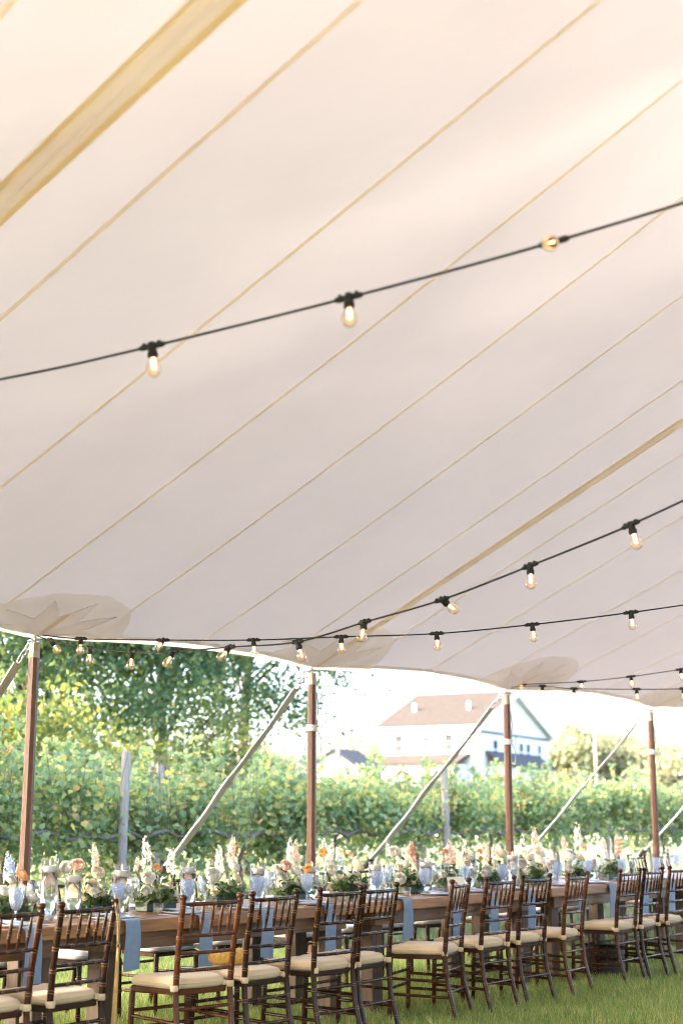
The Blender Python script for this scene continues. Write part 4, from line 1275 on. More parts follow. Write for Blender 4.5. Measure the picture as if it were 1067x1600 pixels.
ARR = [(5.467, [('spike', 'b', 0.038, 0.058, 0.384, 0.161), ('spike', 'b', 0.055, 0.037, 0.349, 0.11), ('spike', 'p', 0.103, 0.042, 0.326, 0.088), ('rose', 'o', 0.119, 0.012, 0.255, 0.066), ('rose', 'w', -0.072, -0.057, 0.175, 0.054), ('rose', 'w', 0.116, -0.009, 0.167, 0.073), ('rose', 'w', 0.02, -0.003, 0.23, 0.051)]), (6.158, [('rose', 'w', -0.307, -0.048, 0.289, 0.064), ('rose', 'p', -0.144, 0.033, 0.298, 0.069), ('bud', 'd', -0.185, -0.054, 0.231, 0.023), ('spike', 'p', -0.033, 0.015, 0.424, 0.132), ('rose', 'c', -0.005, 0.002, 0.254, 0.077), ('rose', 'c', -0.069, -0.01, 0.167, 0.084), ('rose', 'y', 0.063, 0.012, 0.131, 0.043), ('rose', 'c', -0.062, 0.033, 0.11, 0.058), ('rose', 'p', -0.091, 0.064, 0.121, 0.035)]), (6.652, [('spike', 'w', -0.079, 0.03, 0.461, 0.182), ('spike', 'p', -0.15, 0.021, 0.337, 0.088), ('spike', 'w', 0.164, 0.027, 0.391, 0.156), ('rose', 'o', -0.034, -0.029, 0.265, 0.056), ('rose', 'w', -0.146, -0.07, 0.211, 0.075), ('rose', 'w', 0.147, 0.066, 0.175, 0.062), ('rose', 'c', 0.098, -0.028, 0.144, 0.061), ('rose', 'c', -0.014, -0.026, 0.113, 0.072), ('spike', 'b', 0.202, 0.055, 0.282, 0.062), ('bud', 'd', 0.089, 0.012, 0.23, 0.024)]), (7.294, [('rose', 'w', -0.117, -0.004, 0.21, 0.089), ('rose', 'w', -0.068, 0.038, 0.133, 0.076), ('spike', 'w', 0.012, 0.066, 0.396, 0.172), ('spike', 'p', 0.111, 0.029, 0.458, 0.165), ('rose', 'w', 0.076, -0.018, 0.262, 0.073), ('rose', 'c', 0.059, -0.057, 0.185, 0.06), ('rose', 'c', 0.085, 0.022, 0.141, 0.064), ('rose', 'p', 0.226, 0.06, 0.143, 0.03)]), (7.996, [('spike', 'w', 0.024, 0.041, 0.431, 0.191), ('spike', 'p', 0.068, 0.018, 0.422, 0.182), ('rose', 'p', -0.101, -0.028, 0.25, 0.067), ('rose', 'w', -0.11, 0.034, 0.219, 0.067), ('rose', 'w', -0.07, 0.031, 0.174, 0.063), ('rose', 'w', 0.02, -0.039, 0.212, 0.059), ('rose', 'w', 0.047, 0.046, 0.214, 0.054), ('rose', 'c', 0.111, 0.022, 0.151, 0.055), ('rose', 'c', -0.069, 0.026, 0.118, 0.076), ('rose', 'c', 0.14, 0.045, 0.101, 0.046), ('bud', 'd', -0.113, -0.01, 0.22, 0.027)]), (8.628, [('rose', 'y', -0.238, 0.036, 0.327, 0.061), ('spike', 'w', -0.202, 0.053, 0.436, 0.122), ('spike', 'w', -0.091, 0.056, 0.407, 0.142), ('rose', 'p', 0.097, 0.049, 0.303, 0.072), ('rose', 'c', 0.139, -0.015, 0.238, 0.095), ('rose', 'w', -0.212, -0.003, 0.251, 0.056), ('rose', 'w', -0.234, -0.05, 0.211, 0.065), ('rose', 'c', 0.076, 0.028, 0.156, 0.071), ('rose', 'o', -0.085, -0.029, 0.139, 0.042), ('rose', 'w', -0.048, 0.052, 0.15, 0.066), ('rose', 'c', 0.108, -0.031, 0.115, 0.057), ('rose', 'w', 0.146, 0.009, 0.182, 0.062), ('spike', 'b', -0.052, 0.014, 0.325, 0.104), ('rose', 'o', -0.434, 0.016, 0.215, 0.069)]), (9.438, [('spike', 'w', -0.228, 0.042, 0.4, 0.109), ('rose', 'w', -0.266, -0.045, 0.32, 0.074), ('rose', 'k', 0.082, 0.035, 0.323, 0.071), ('spike', 'k', 0.085, 0.035, 0.406, 0.152), ('bud', 'd', -0.07, 0.009, 0.262, 0.03), ('rose', 'w', 0.045, 0.059, 0.23, 0.066), ('rose', 'p', -0.003, -0.041, 0.233, 0.04), ('rose', 'c', -0.057, 0.049, 0.198, 0.065), ('rose', 'w', -0.186, -0.046, 0.117, 0.079), ('rose', 'c', 0.159, 0.065, 0.143, 0.091)]), (10.013, [('rose', 'k', -0.031, 0.017, 0.305, 0.063), ('spike', 'p', 0.035, 0.015, 0.406, 0.178), ('spike', 'k', 0.178, 0.066, 0.327, 0.117)]), (10.615, [('rose', 'w', -0.269, 0.04, 0.262, 0.091), ('rose', 'o', -0.066, 0.041, 0.295, 0.06), ('spike', 'w', -0.28, 0.062, 0.377, 0.118), ('spike', 'p', 0.024, 0.018, 0.368, 0.142), ('rose', 'c', 0.125, -0.058, 0.293, 0.093), ('spike', 'w', 0.169, 0.043, 0.361, 0.121), ('rose', 'w', -0.079, -0.04, 0.15, 0.081), ('rose', 'c', 0.191, 0.05, 0.125, 0.088), ('rose', 'c', 0.037, -0.052, 0.205, 0.065), ('rose', 'y', -0.159, -0.028, 0.246, 0.032)]), (11.369, [('spike', 'w', -0.165, 0.001, 0.433, 0.147), ('spike', 'p', 0.124, 0.049, 0.487, 0.208), ('rose', 'c', 0.025, 0.065, 0.253, 0.086), ('rose', 'w', 0.205, 0.029, 0.278, 0.087), ('rose', 'w', -0.249, -0.04, 0.189, 0.073), ('rose', 'w', -0.002, 0.006, 0.166, 0.074), ('rose', 'o', 0.149, 0.029, 0.134, 0.046), ('rose', 'w', 0.05, -0.063, 0.215, 0.074), ('rose', 'c', 0.26, 0.025, 0.148, 0.058)]), (12.175, [('spike', 'p', -0.207, 0.018, 0.427, 0.154), ('spike', 'w', 0.063, 0.013, 0.536, 0.217), ('rose', 'o', 0.192, 0.024, 0.294, 0.073), ('rose', 'w', -0.05, 0.024, 0.245, 0.095), ('rose', 'c', 0.098, 0.003, 0.225, 0.084), ('rose', 'c', -0.159, 0.008, 0.161, 0.065)]), (12.848, [('spike', 'p', -0.019, 0.042, 0.384, 0.137), ('spike', 'w', -0.081, 0.001, 0.294, 0.148), ('spike', 'k', 0.279, 0.052, 0.43, 0.19), ('rose', 'p', 0.15, -0.003, 0.224, 0.05), ('rose', 'c', -0.002, 0.005, 0.172, 0.074)])]
ARR_LBL = ['flower tray at the left edge with blue delphinium and one orange bloom', 'flower tray with peach and cream balls right of the two left candles',
           'flower tray with white larkspur, yellow bloom and round silver-green leaves', 'flower tray with big white blooms and a tall blush spike before the guy strap end',
           'flower tray with two tall pale spikes left of the second pole', 'fullest flower tray with cream and peach blooms just right of the second pole',
           'flower tray with a coral bloom, a white rose and burgundy bud', 'narrow flower tray with coral blooms behind the white card',
           'flower tray with white roses and an orange bloom left of the third pole', 'flower tray with tall peach stock right of the third pole',
           'flower tray with one orange bloom on top and a very tall white spike', 'rightmost flower tray with coral and peach spikes']
rng = random.Random(99)
for ai, (a0, items) in enumerate(ARR):
    t = thing('flower_tray', ARR_LBL[ai], 'flowers', tp(a0, 0.5, TZ), PSI, 'flower trays along the table centre')
    obj('tray', TRAY, t)
    f = obj('foliage', FILL[ai % 3], t, (0, 0, 0), (0, 0, math.pi * (ai % 2))); f['kind'] = 'stuff'
    for kind, c, da, db, h, s in items:
        if kind == 'spike':
            lark = c in ('w', 'b')
            me = fl_mesh('lark' if lark else 'stock', rng.randrange(3 if lark else 2), c)
            L = s * 1.12
            tx, ty = rng.uniform(-.12, .12), rng.uniform(-.12, .12)
            o = obj('larkspur_spike' if lark else 'stock_spike', me, t, (da, db, h), (tx, ty, rng.uniform(0, 6)), L)
            base = Vector((da * 0.35, db * 0.35, 0.06)); topv = Vector((da, db, h)) + Euler((tx, ty, 0)).to_matrix() @ Vector((0, 0, -L * 0.98))
            if topv.z > base.z:
                mb = MB(); mb.tube(catmull([base, base.lerp(topv, 0.5) + Vector((da * 0.12, db * 0.1, 0)), topv], 4), 0.0026, 5)
                so = obj('stem', mb.mesh('stem', M['stem']), t)
            continue
        d = Vector((da * 1.1, db - 0.05, 0.10 + 0.5 * h)).normalized()
        # blooms look outwards and towards the room
        out = (Vector((da * 2.2, -0.35 + db, 0.35))).normalized()
        q = out.to_track_quat('Z', 'Y').to_euler()
        if kind == 'bud':
            o = obj('bud', fl_mesh('ruff', 0, 'd'), t, (da, db, h), q, s * 1.2)
        else:
            ruff = (c in ('o', 'k', 'p') and rng.random() < 0.5)
            o = obj('ruffled_bloom' if ruff else 'ranunculus_bloom', fl_mesh('ruff' if ruff else 'rose', rng.randrange(2 if ruff else 3), c), t, (da, db, h), q, s * 1.16)
        base = Vector((da * 0.4, db * 0.4, 0.055)); topv = Vector((da, db, h)) - out * s * 0.35
        if h > 0.15:
            mb = MB(); mb.tube(catmull([base, base.lerp(topv, 0.55) + Vector((0, 0.01, 0.0)), topv], 4), 0.0024, 5)
            obj('stem', mb.mesh('stem', M['stem']), t)
    for k in range(5):                                   # low blooms that fill the tray
        x = -0.14 + 0.068 * k + rng.uniform(-.02, .02); y = rng.uniform(-.07, .03); z = rng.uniform(0.085, 0.145)
        out = Vector((x * 2.0, -0.5 + y, 0.5)).normalized()
        obj('ranunculus_bloom', fl_mesh('rose', rng.randrange(3), 'wwc'[rng.randrange(3)]), t, (x, y, z), out.to_track_quat('Z', 'Y').to_euler(), rng.uniform(0.045, 0.068))
    for k in range(9):
        x = rng.uniform(-.15, .15); y = rng.uniform(-.08, -.02); z = rng.uniform(0.03, 0.15)
        obj('leaf', LEAF_R if (ai in (2, 3, 4) and k < 6) or rng.random() < 0.25 else LEAF_D, t, (x, y, z), (rng.uniform(-.9, .9), rng.uniform(-.6, .6), math.atan2(-x * 3, y) + rng.uniform(-.6, .6) + math.pi * 0), rng.uniform(0.045, 0.075))
    for k in range(7):
        x = rng.uniform(-.15, .15); y = rng.uniform(0, .08); z = rng.uniform(0.06, 0.22)
        obj('leaf', LEAF_D, t, (x, y, z), (rng.uniform(-.2, 1.2), rng.uniform(-.6, .6), rng.uniform(0, 6)), rng.uniform(0.05, 0.085))
# white draped table at the right edge
def draped_table():
    t = thing('draped_table', 'white cloth-draped small table standing at the right edge on the grass', 'table', (9.75, 37.5, 0.0), 0.4)
    mb = MB(); n = 40; vs = []
    for z, rr in ((0.0, 0.58), (0.35, 0.52), (0.7, 0.47), (0.95, 0.44), (1.02, 0.42), (1.03, 0.40)):
        for k in range(n):
            a = 2 * math.pi * k / n
            f_ = 1 + 0.05 * math.sin(9 * a) * (1 - z)
            vs.append((rr * f_ * math.cos(a), rr * f_ * math.sin(a), z))
    mb.add(vs, [(i * n + k, i * n + (k + 1) % n, (i + 1) * n + (k + 1) % n, (i + 1) * n + k) for i in range(5) for k in range(n)], 0, True)
    mb.add(vs[5 * n:], [tuple(range(n))])
    obj('tablecloth', mb.mesh('draped_cloth', M['linen_white']), t)
draped_table()

# ================================================================== VINEYARD
def out_pt(s, o):                                    # o metres outside the eave, s along it
    p = TP2 + TD * s - TN * o
    return p
def vine_foliage(seed, low=True):
    rng = np.random.default_rng(seed)
    n = 4200 if low else 3000
    # clumped shoots: x along the row (1.9 m), y across, z up
    nsh = 36
    sx = rng.uniform(-1.0, 1.0, nsh); sy = rng.normal(0, 0.13, nsh)
    ztop = np.where(rng.random(nsh) < 0.16, rng.uniform(2.2, 2.55, nsh), rng.uniform(1.6, 2.15, nsh)); zb = np.where(rng.random(nsh) < 0.35, rng.uniform(0.45, 0.8, nsh), rng.uniform(0.8, 1.2, nsh)) + (0 if low else 0.38)
    i = rng.integers(0, nsh, n)
    q = rng.random(n) ** 0.85
    z = zb[i] + (ztop[i] - zb[i]) * q
    sp = np.where(z > 2.15, 0.04, 0.12)
    pos = np.stack([sx[i] + rng.normal(0, 1, n) * sp, sy[i] + rng.normal(0, 1, n) * sp * 1.2, z], 1)
    m3 = rot_mats(n, rng, 1.0)
    V, F = scatter(VINE_V, VINE_F, pos, rng.uniform(0.050, 0.095, n), m3)
    return fast_mesh('vine_foliage', V, F, M['vine'])
VFOL = [vine_foliage(s, s < 54) for s in range(51, 57)]
def vine_wood(seed):
    rng = random.Random(seed); mb = MB()
    lean = rng.uniform(-.25, .25)
    pts = [(lean, 0, -0.02)]
    for k in range(1, 8):
        q = k / 7
        pts.append((lean * (1 - q) + rng.uniform(-.03, .03), rng.uniform(-.03, .03), 1.12 * q))
    mb.tube(catmull(pts, 3), [0.036 - 0.012 * i / 21 + 0.004 * math.sin(i * 2.1) for i in range(22)], 7)
    tr = mb
    ca = MB()
    for sg in (-1, 1):
        pts = [(0, 0, 1.10)]
        for k in range(1, 6):
            pts.append((sg * 0.19 * k, rng.uniform(-.03, .03), 1.15 + 0.03 * math.sin(k * 1.7 + seed) + rng.uniform(-.02, .02)))
        ca.tube(catmull(pts, 3), [0.027 - 0.009 * i / 15 + 0.003 * math.sin(i * 2.7) for i in range(16)], 6)
    for k in range(14):
        x = rng.uniform(-.9, .9)
        ca.tube([(x, 0, 1.15), (x + rng.uniform(-.1, .1), rng.uniform(-.1, .1), 1.6), (x + rng.uniform(-.15, .15), rng.uniform(-.15, .15), 2.1)], [0.007, 0.005, 0.003], 4)
    return tr.mesh('vine_trunk', M['vinewood']), ca.mesh('vine_cordon', M['vinewood'])
VWOOD = [vine_wood(s) for s in (61, 62, 63, 64)]
ROWS = [(4.8, -1.6, 11, 1.85, 'front'), (7.6, 0.6, 12, 1.9, 'second'), (10.4, 3.0, 13, 1.95, 'third')]
rv = random.Random(5)
for ri, (off, s0, n, st, nm) in enumerate(ROWS):
    for k in range(n):
        s = s0 + st * k
        p = out_pt(s, off)
        p.z = float(ground_z(p.x, p.y))
        flip = rv.random() < .5
        v = thing('grapevine', f'{ORD[k]} grapevine from the left in the {nm} vineyard row', 'grapevine', p, PHI + (math.pi if flip else 0), f'grapevines of the {nm} row')
        tr, ca = VWOOD[rv.randrange(4)]
        obj('trunk', tr, v); obj('cordon', ca, v, (0, 0.20 if flip else -0.20, 0))
        hs = rv.uniform(0.87, 1.0)
        f = obj('foliage', VFOL[rv.randrange(3) if (ri == 0 and s < 4.6) or rv.random() < 0.15 else 3 + rv.randrange(3)], v, scale=(1, 1.0, hs)); f['kind'] = 'stuff'
    # trellis: posts and wires
    tl = thing('vine_trellis', f'weathered posts and wires carrying the {nm} vineyard row', 'trellis', out_pt(0, off), PHI, 'vineyard trellises')
    L0, L1 = s0 - 1.2, s0 + st * n
    q = {4.8: 1.73, 7.6: 4.76, 10.4: 6.1}[off]
    xs = [q + j * 6.3 for j in range(-3, 6) if L0 - 1 < q + j * 6.3 < L1 + 1]
    for x in xs:
        mb = MB(); mb.tube([(0, 0, -0.1), (0.01, 0, 1.0), (rv.uniform(-.05, .05), rv.uniform(-.03, .03), 2.12)], [0.062, 0.058, 0.052], 9)
        pp = TP2 + TD * x - TN * off
        obj('post', mb.mesh('trellis_post', M['post']), tl, (x, -0.24, float(ground_z(pp.x, pp.y))))
    for z in (0.75, 1.15, 1.5, 1.85, 2.08):
        mb = MB(); mb.tube([(x, -0.10, z + float(ground_z(*(TP2 + TD * x - TN * off)[:2])) - 0.012 * math.sin(x)) for x in np.linspace(L0, L1, 26)], 0.0035, 4)
        obj('wire', mb.mesh('trellis_wire', M['wire']), tl)

# ================================================================== TREES
def make_tree(name, label, cat, loc, height, crown, seed, leafmat, nclump, per, leaf, trunk_r, base_z, group=None, sigma=0.45, limbs=7, droop=0.0, tmpl=None):
    """crown = (rx, ry, rz, centre height); leaves sit in clumps round branch ends"""
    rng = np.random.default_rng(seed)
    t = thing(name, label, cat, loc, 0, group)
    cx, cz = crown[:2], crown[3]
    ends = []
    mb = MB()
    top = height * 0.86
    tr = [Vector((0, 0, -0.15))]
    for k in range(1, 7):
        tr.append(Vector((rng.normal(0, 0.03) * height * 0.35, rng.normal(0, 0.03) * height * 0.35, top * k / 6)))
    mb.tube(catmull(tr, 3), [trunk_r * (1.25 if i == 0 else 1) * (1 - 0.86 * (i / 18)) for i in range(19)], 9)
    # clump centres spread over the crown volume, denser towards the outside
    C = []
    while len(C) < nclump:
        d = rng.normal(size=3); d /= np.linalg.norm(d)
        r = rng.random() ** (1 / 2.4)
        lump = 1 + 0.22 * math.sin(3.1 * d[0] + seed) + 0.18 * math.sin(4.3 * d[1] + 2 * d[2] + seed)
        p = np.array([d[0] * crown[0] * r * lump, d[1] * crown[1] * r * lump, cz + d[2] * crown[2] * r * lump])
        if p[2] < base_z: continue
        C.append(p)
    C = np.array(C)
    # limbs to a subset of clumps
    order = rng.permutation(len(C))
    for i in order[:limbs * 5]:
        e = Vector(C[i]); z0 = max(base_z * 0.7, min(top * 0.95, e.z * rng.uniform(0.45, 0.8)))
        k = z0 / top * 6; a = tr[int(min(5, k))].lerp(tr[int(min(5, k)) + 1], k - int(min(5, k)))
        mid = a.lerp(e, 0.5) + Vector((0, 0, 0.10 * (e - a).length))
        pts = catmull([a, mid, e], 4)
        r0 = trunk_r * rng.uniform(0.16, 0.38)
        mb.tube(pts, [r0 * (1 - 0.85 * j / (len(pts) - 1)) for j in range(len(pts))], 6)
    obj('trunk', mb.mesh(name + '_trunk', M['bark']), t)
    n = nclump * per
    idx = np.repeat(np.arange(nclump), per)
    sg = sigma * rng.uniform(0.6, 1.3, nclump)[idx]
    pos = C[idx] + rng.normal(size=(n, 3)) * sg[:, None] * np.array([1, 1, 0.75])
    if droop:
        pos[:, 2] -= droop * np.abs(rng.normal(size=n)) * sg
    tv, tf = tmpl or (DIA_V, DIA_F)
    V, F = scatter(tv, tf, pos, leaf * rng.uniform(0.7, 1.3, n), rot_mats(n, rng, 1.0))
    o = obj('crown', fast_mesh(name + '_crown', V, F, leafmat), t); o['kind'] = 'stuff'
    return t
def at(px, Y):                                       # ground point seen in a given direction at depth Y
    x = (px - 533.5) / 2222.0 * Y * 0.985
    return (x, Y, float(ground_z(x, Y)))
# two big trees on the left, their tops hidden by the roof
make_tree('shade_tree', 'big dark leafy tree behind the vines with its trunk at centre left', 'tree', at(250, 30), 13, (4.4, 3.2, 4.4, 6.6), 71, M['tree'], 330, 140, 0.125, 0.17, 2.6, 'trees behind the vines', 0.34, droop=0.5)
make_tree('shade_tree', 'big leafy tree at the left edge behind the leftmost pole', 'tree', at(40, 27), 12, (3.3, 3.0, 4.2, 5.8), 72, M['tree'], 270, 135, 0.125, 0.16, 2.3, 'trees behind the vines', 0.34, droop=0.4)
make_tree('shade_tree', 'tree with hanging twigs against the sky above the long guy strap', 'tree', at(385, 34), 13, (3.6, 2.6, 3.2, 8.4), 73, M['tree'], 150, 80, 0.13, 0.16, 4.8, 'trees behind the vines', 0.38, droop=1.6)
make_tree('sunlit_shrub', 'yellow-green sunlit shrub at the left edge behind the vines', 'shrub', at(10, 23.5), 3.2, (1.3, 1.1, 1.0, 2.6), 74, M['shrub'], 46, 60, 0.13, 0.06, 1.2, 'shrubs behind the vines', 0.26)
make_tree('sunlit_shrub', 'yellow-green sunlit shrub below the sky gap left of the big trunk', 'shrub', at(150, 25.5), 2.7, (1.3, 1.0, 0.6, 2.1), 75, M['shrub'], 40, 55, 0.12, 0.06, 1.2, 'shrubs behind the vines', 0.26)
make_tree('sunlit_shrub', 'yellow-green shrub between the big tree and the sky gap', 'shrub', at(335, 27), 3.2, (0.9, 0.9, 1.1, 2.3), 76, M['shrub'], 34, 55, 0.12, 0.06, 1.2, 'shrubs behind the vines', 0.28)
# trees on the far rise
HILL = [(400, 150, 6.0, 3.6), (352, 145, 6.5, 4), (560, 190, 9.0, 5), (885, 165, 8.0, 5.0), (915, 175, 9.0, 5.0), (945, 170, 8.6, 5.5), (980, 168, 7.0, 5.0), (1015, 172, 6.0, 4.6), (1050, 160, 6.6, 5.0), (1085, 165, 5.8, 5.0), (868, 190, 8.0, 5.0), (1000, 185, 8.5, 5.0)]
HILL_LBL = ['pale distant tree above the vines left of the second pole', 'pale distant tree beside the dark big tree', 'pale distant tree peeping out left of the house', 'pale yellow-green tree just right of the white house', 'tallest pale tree left of the right utility pole',
            'pale tree behind the right utility pole', 'pale rusty-tinged tree between the utility pole and rightmost tent pole', 'low pale tree behind the rightmost tent pole', 'pale rounded tree right of the rightmost tent pole',
            'pale distant tree at the right edge', 'distant tree behind the house corner', 'distant tree behind the pale trees at right']
for i, (px, Y, h, r) in enumerate(HILL):
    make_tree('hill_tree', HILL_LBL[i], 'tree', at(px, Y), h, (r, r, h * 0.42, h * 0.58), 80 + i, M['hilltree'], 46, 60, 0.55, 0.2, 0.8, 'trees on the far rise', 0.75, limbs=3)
# unseen trees to the left of the tent; they shade the lower part of the roof
LEFT = [(-18.0, 2.3, 18.5), (-20.5, -2.4, 17.5), (-17.0, 6.6, 19), (-16.5, 10.6, 18), (-15.0, 14.6, 15), (-20.0, 12.0, 17), (-14.5, 19.0, 15)]  # first two are sparse, added to filter the sun on the upper roof
LEFT_LBL = ['thin-crowned tree beside the tent at the far left of the camera', 'thin-crowned tree behind the camera to its left', 'nearest tall tree beside the tent left of the view', 'second tall tree beside the tent left of the view', 'third tall tree beside the tent left of the view', 'tallest tree beside the tent left of the view', 'farthest tall tree beside the tent left of the view']
for i, (x, y, h) in enumerate(LEFT):
    make_tree('shade_tree', LEFT_LBL[i], 'tree', (x, y, 0), h, (3.0, 2.9, h * 0.38, h * 0.60), 110 + i, M['tree'], 225 if i > 1 else 105, 80, 0.24, 0.28, 2.6, 'tall trees beside the tent', 0.6)

# ================================================================== HOUSE
def house():
    gx = Vector((0.485, 0.874, 0)).normalized(); wx = Vector((-gx.y, gx.x, 0))
    C0 = Vector((12.48, 129.6, 0.0))
    g = float(ground_z(C0.x, C0.y))
    t = thing('white_house', 'large white clapboard house with brown gable roof beyond the vineyard', 'house', (C0.x, C0.y, g), math.atan2(gx.y, gx.x))
    # local: x along the gable wall (width 18.8), y along the long front wall (length 10.9)
    Wd, Ln = 18.8, 10.9
    ez, rz = 9.75 - g, 13.55 - g
    ov = 0.5
    def quadbox(name, pts, mat, par=t):
        mb = MB(); mb.add(pts, [(0, 1, 2, 3), (7, 6, 5, 4), (0, 4, 5, 1), (1, 5, 6, 2), (2, 6, 7, 3), (3, 7, 4, 0)])
        return obj(name, mb.mesh(name, mat), par)
    def bx(name, x0, x1, y0, y1, z0, z1, mat, par=t):
        return quadbox(name, [(x0, y0, z0), (x1, y0, z0), (x1, y1, z0), (x0, y1, z0), (x0, y0, z1), (x1, y0, z1), (x1, y1, z1), (x0, y1, z1)], mat, par)
    mb = MB()
    pen = [(ov, ez - 0.3), (Wd - ov, ez - 0.3), (Wd / 2, rz - 0.55)]
    fp = [(ov, 0), (Wd - ov, 0), (Wd - ov, ez - 0.3), (Wd / 2, rz - 0.5), (ov, ez - 0.3)]
    vs = [(x, ov, z) for x, z in fp] + [(x, Ln - ov, z) for x, z in fp]
    mb.add(vs, [tuple(range(5)), tuple(reversed(range(5, 10)))] + [(i, i + 5, (i + 1) % 5 + 5, (i + 1) % 5) for i in range(5)])
    obj('wall', mb.mesh('house_wall', M['wall']), t)
    # roof slabs
    for sx in (0, 1):
        e = (0.0 if sx == 0 else Wd); th = 0.28
        ro = quadbox('roof', [(e, 0, ez - 0.3), (Wd / 2, 0, rz - 0.3), (Wd / 2, Ln, rz - 0.3), (e, Ln, ez - 0.3), (e, 0, ez - 0.3 + th), (Wd / 2, 0, rz - 0.3 + th + 0.02), (Wd / 2, Ln, rz - 0.3 + th + 0.02), (e, Ln, ez - 0.3 + th)], M['shingle'])
        if sx == 0:
            for yy in (2.9, 8.6):
                zz = ez + (rz - ez) * 0.47
                bx('vent_pipe', Wd * 0.23, Wd * 0.23 + 0.25, yy, yy + 0.25, zz - 0.2, zz + 0.7, M['frame'], ro)
        quadbox('soffit', [(e, 0.001, ez - 0.42), (Wd / 2, 0.001, rz - 0.42), (Wd / 2, Ln - .001, rz - 0.42), (e, Ln - .001, ez - 0.42), (e, 0.001, ez - 0.304), (Wd / 2, 0.001, rz - 0.304), (Wd / 2, Ln - .001, rz - 0.304), (e, Ln - .001, ez - 0.304)], M['frame'])
        # rake boards and eave fascia
        quadbox('rake_board', [(e, -0.06, ez - 0.55), (Wd / 2, -0.06, rz - 0.55), (Wd / 2, 0.0, rz - 0.55), (e, 0.0, ez - 0.55), (e, -0.06, ez - 0.03), (Wd / 2, -0.06, rz - 0.03), (Wd / 2, 0.0, rz - 0.03), (e, 0.0, ez - 0.03)], M['frame'])
        bx('fascia', e - 0.06 if sx == 0 else e, e if sx == 0 else e + 0.06, 0, Ln, ez - 0.62, ez - 0.05, M['frame'])
    bx('gable_band', ov, Wd - ov, ov - 0.12, ov - 0.01, ez - 0.60, ez - 0.45, M['slate'])
    def window(x, y, z, w_, h_, face):
        """face 'g': on the gable wall (y = ov), 'f': on the long front wall (x = ov)"""
        if face == 'g':
            p = bx('window', x, x + w_, ov - 0.05, ov - 0.01, z, z + h_, M['pane'])
            for (a, b, c, d) in ((x - .12, x, z - .12, z + h_ + .12), (x + w_, x + w_ + .12, z - .12, z + h_ + .12), (x, x + w_, z - .12, z), (x, x + w_, z + h_, z + h_ + .12), (x, x + w_, z + h_ / 2 - .05, z + h_ / 2 + .05)):
                bx('frame', a, b, ov - 0.10, ov - 0.052, c, d, M['frame'], p)
        else:
            p = bx('window', ov - 0.05, ov - 0.01, y, y + w_, z, z + h_, M['pane'])
            for (a, b, c, d) in ((y - .12, y, z - .12, z + h_ + .12), (y + w_, y + w_ + .12, z - .12, z + h_ + .12), (y, y + w_, z - .12, z), (y, y + w_, z + h_, z + h_ + .12), (y, y + w_, z + h_ / 2 - .05, z + h_ / 2 + .05)):
                bx('frame', ov - 0.10, ov - 0.052, a, b, c, d, M['frame'], p)
    for y in (2.9, 5.2, 8.0):
        window(0, y, ez - 2.25 if y != 5.2 else ez - 1.95, 0.80 if y != 5.2 else 0.7, 1.45 if y != 5.2 else 1.0, 'f')
    for x, w_ in ((4.0, 1.0), (10.4, 0.9), (12.2, 0.9), (15.3, 0.75)):
        window(x, 0, ez - 2.9, w_, 1.7, 'g')
    # lean-to roofs
    z1, z0 = 7.0 - g, 6.15 - g
    quadbox('porch_roof', [(ov - 3.0, 1.2, z0), (ov, 1.2, z1 + 0.0), (ov, Ln + 2.2, z1), (ov - 3.0, Ln + 2.2, z0), (ov - 3.0, 1.2, z0 + .2), (ov, 1.2, z1 + .25), (ov, Ln + 2.2, z1 + .25), (ov - 3.0, Ln + 2.2, z0 + .2)], M['shingle'])
    bx('porch_wall', ov - 2.6, ov - 0.02, 1.6, Ln + 1.8, 0, z0 + 0.05, M['wall'])
    quadbox('porch_roof', [(2.2, ov - 2.0, z0 - .1), (Wd - 3.5, ov - 2.0, z0 - .1), (Wd - 3.5, ov - 0.02, z1 + .3), (2.2, ov - 0.02, z1 + .3), (2.2, ov - 2.0, z0 + .1), (Wd - 3.5, ov - 2.0, z0 + .1), (Wd - 3.5, ov - 0.02, z1 + .55), (2.2, ov - 0.02, z1 + .55)], M['slate'])
    bx('porch_wall', 2.6, Wd - 3.9, ov - 1.7, ov - 0.03, 0, z0 - 0.1, M['wall'])
    bx('chimney', Wd * 0.66, Wd * 0.66 + 0.9, 4.0, 4.9, rz - 3, rz + 0.3, M['frame'])
    bx('flue', Wd * 0.60, Wd * 0.60 + 0.35, 1.2, 1.55, rz - 2, rz + 0.55, M['slate'])
house()
def garage():
    x, y, z = at(520, 112)
    t = thing('white_garage', 'small white gabled outbuilding with slate roof left of the house', 'building', (x, y, z), 0.0)
    mb = MB(); h = 6.9 - z - 2.2 + 0.9; W2 = 1.9; L = 3.5; pk = 6.55 - z
    dx = 2.0
    fp = [(-W2, 0), (W2, 0), (W2, h - 0.35), (0, pk), (-W2, h - 0.35)]
    vs = [(a, 0, b) for a, b in fp] + [(a + dx, L, b) for a, b in fp]
    mb.add(vs, [tuple(range(5)), tuple(reversed(range(5, 10)))] + [(i, i + 5, (i + 1) % 5 + 5, (i + 1) % 5) for i in range(5)])
    obj('wall', mb.mesh('garage_wall', M['wall']), t)
    for sg in (-1, 1):
        e = sg * (W2 + 0.3); ez = h - 0.55
        mb = MB(); mb.add([(e, -.3, ez), (0, -.3, pk + .02), (dx, L, pk + .02), (e + dx, L, ez), (e, -.3, ez + .18), (0, -.3, pk + .22), (dx, L, pk + .22), (e + dx, L, ez + .18)], [(0, 1, 2, 3), (7, 6, 5, 4), (0, 4, 5, 1), (1, 5, 6, 2), (2, 6, 7, 3), (3, 7, 4, 0)])
        obj('roof', mb.mesh('garage_roof', M['slate']), t)
garage()
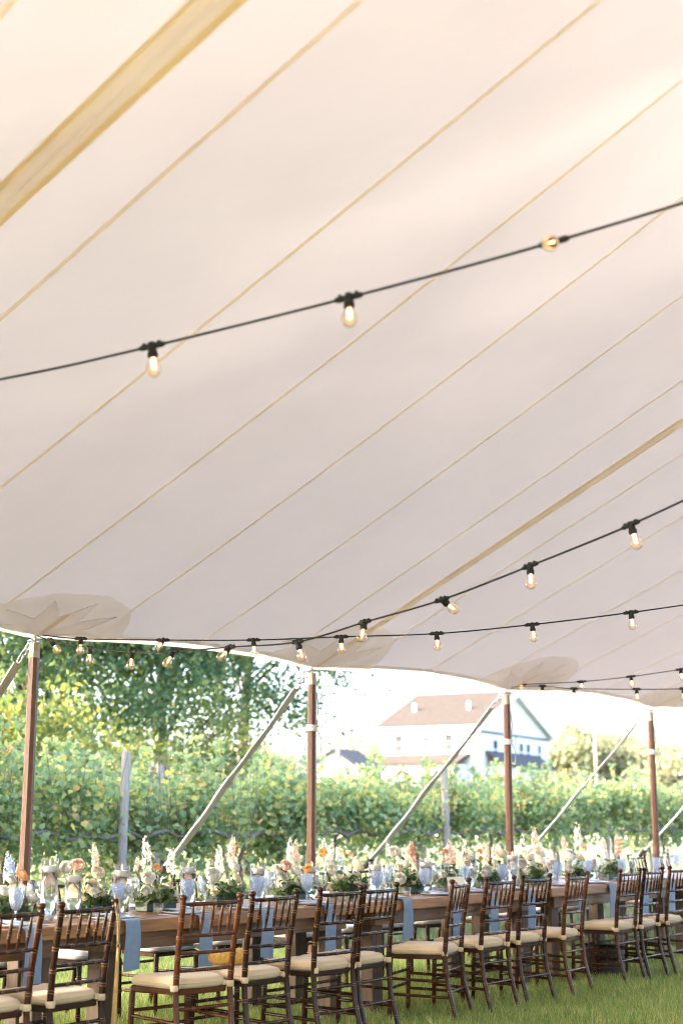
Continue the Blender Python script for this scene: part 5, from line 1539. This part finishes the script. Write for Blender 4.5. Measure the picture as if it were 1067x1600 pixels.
def utility(label, px, Y, top, arm):
    t = thing('utility_pole', label, 'utility pole', at(px, Y), 0, 'utility poles')
    h = top - float(ground_z(*at(px, Y)[:2]))
    mb = MB(); mb.tube([(0, 0, -.2), (0, 0, h)], [0.13, 0.09], 8); obj('shaft', mb.mesh('utility_shaft', M['utility']), t)
    mb = MB()
    if arm == 'hook':
        mb.tube(catmull([(0, 0, h - 0.1), (-0.1, 0, h + 0.35), (-0.5, 0, h + 0.6), (-0.95, 0, h + 0.5)], 5), 0.05, 6)
    else:
        mb.tube([(-0.9, 0, h - 0.35), (0.9, 0, h - 0.35)], 0.06, 6)
        for x in (-0.8, 0.8): mb.tube([(x, 0, h - 0.3), (x, 0, h - 0.1)], 0.05, 6)
    obj('arm', mb.mesh('utility_arm', M['utility']), t)
utility('slender utility pole with a curved arm right of the second tent pole', 529, 75, 8.2, 'hook')
utility('utility pole standing before the pale trees at right', 931, 95, 7.3, 'cross')

# ================================================================== GRASS
def grass(name, n, region, hmin, hmax, wd, seed, label, mat='grass'):
    rng = np.random.default_rng(seed)
    u = rng.random(n); v = rng.random(n)
    x0, x1, y0, y1 = region
    # more blades near the camera side
    y = y0 + (y1 - y0) * v ** 1.5
    half = 0.285 * y + 0.6
    x = (u * 2 - 1) * half
    z = ground_z(x, y)
    cl = 0.5 + 0.5 * np.sin(x * 2.3 + 1.7 * np.sin(y * 1.9)) * np.sin(y * 2.9 + x)
    h = rng.uniform(hmin, hmax, n) * (0.75 + 0.5 * cl)
    a = rng.uniform(0, 2 * np.pi, n); w_ = wd * rng.uniform(0.7, 1.4, n)
    le = rng.uniform(0.1, 0.75, n) * h; b = rng.uniform(0, 2 * np.pi, n)
    base = np.stack([x, y, z], 1)
    sd_ = np.stack([np.cos(a), np.sin(a), 0 * a], 1) * w_[:, None]
    le_ = np.stack([np.cos(b), np.sin(b), 0 * b], 1) * le[:, None]
    mid = base + le_ * 0.35; mid[:, 2] += h * 0.6
    tip = base + le_; tip[:, 2] += h
    V = np.stack([base - sd_, base + sd_, mid + sd_ * 0.75, mid - sd_ * 0.75, tip], 1).reshape(-1, 3)
    o = np.arange(n)[:, None] * 5
    F = np.concatenate([o + np.array([[0, 1, 2]]), o + np.array([[0, 2, 3]]), o + np.array([[3, 2, 4]])], 1).reshape(-1, 3)
    struct(name, fast_mesh(name, V, F, M[mat]), 'stuff', label)
grass('lawn_grass', 230000, (0, 0, 7.3, 15.5), 0.035, 0.085, 0.0024, 201, 'mown green lawn grass under the chairs and tables')
grass('field_grass', 90000, (0, 0, 15.5, 46), 0.06, 0.15, 0.006, 202, 'rougher grass between the vineyard rows', 'grass_field')
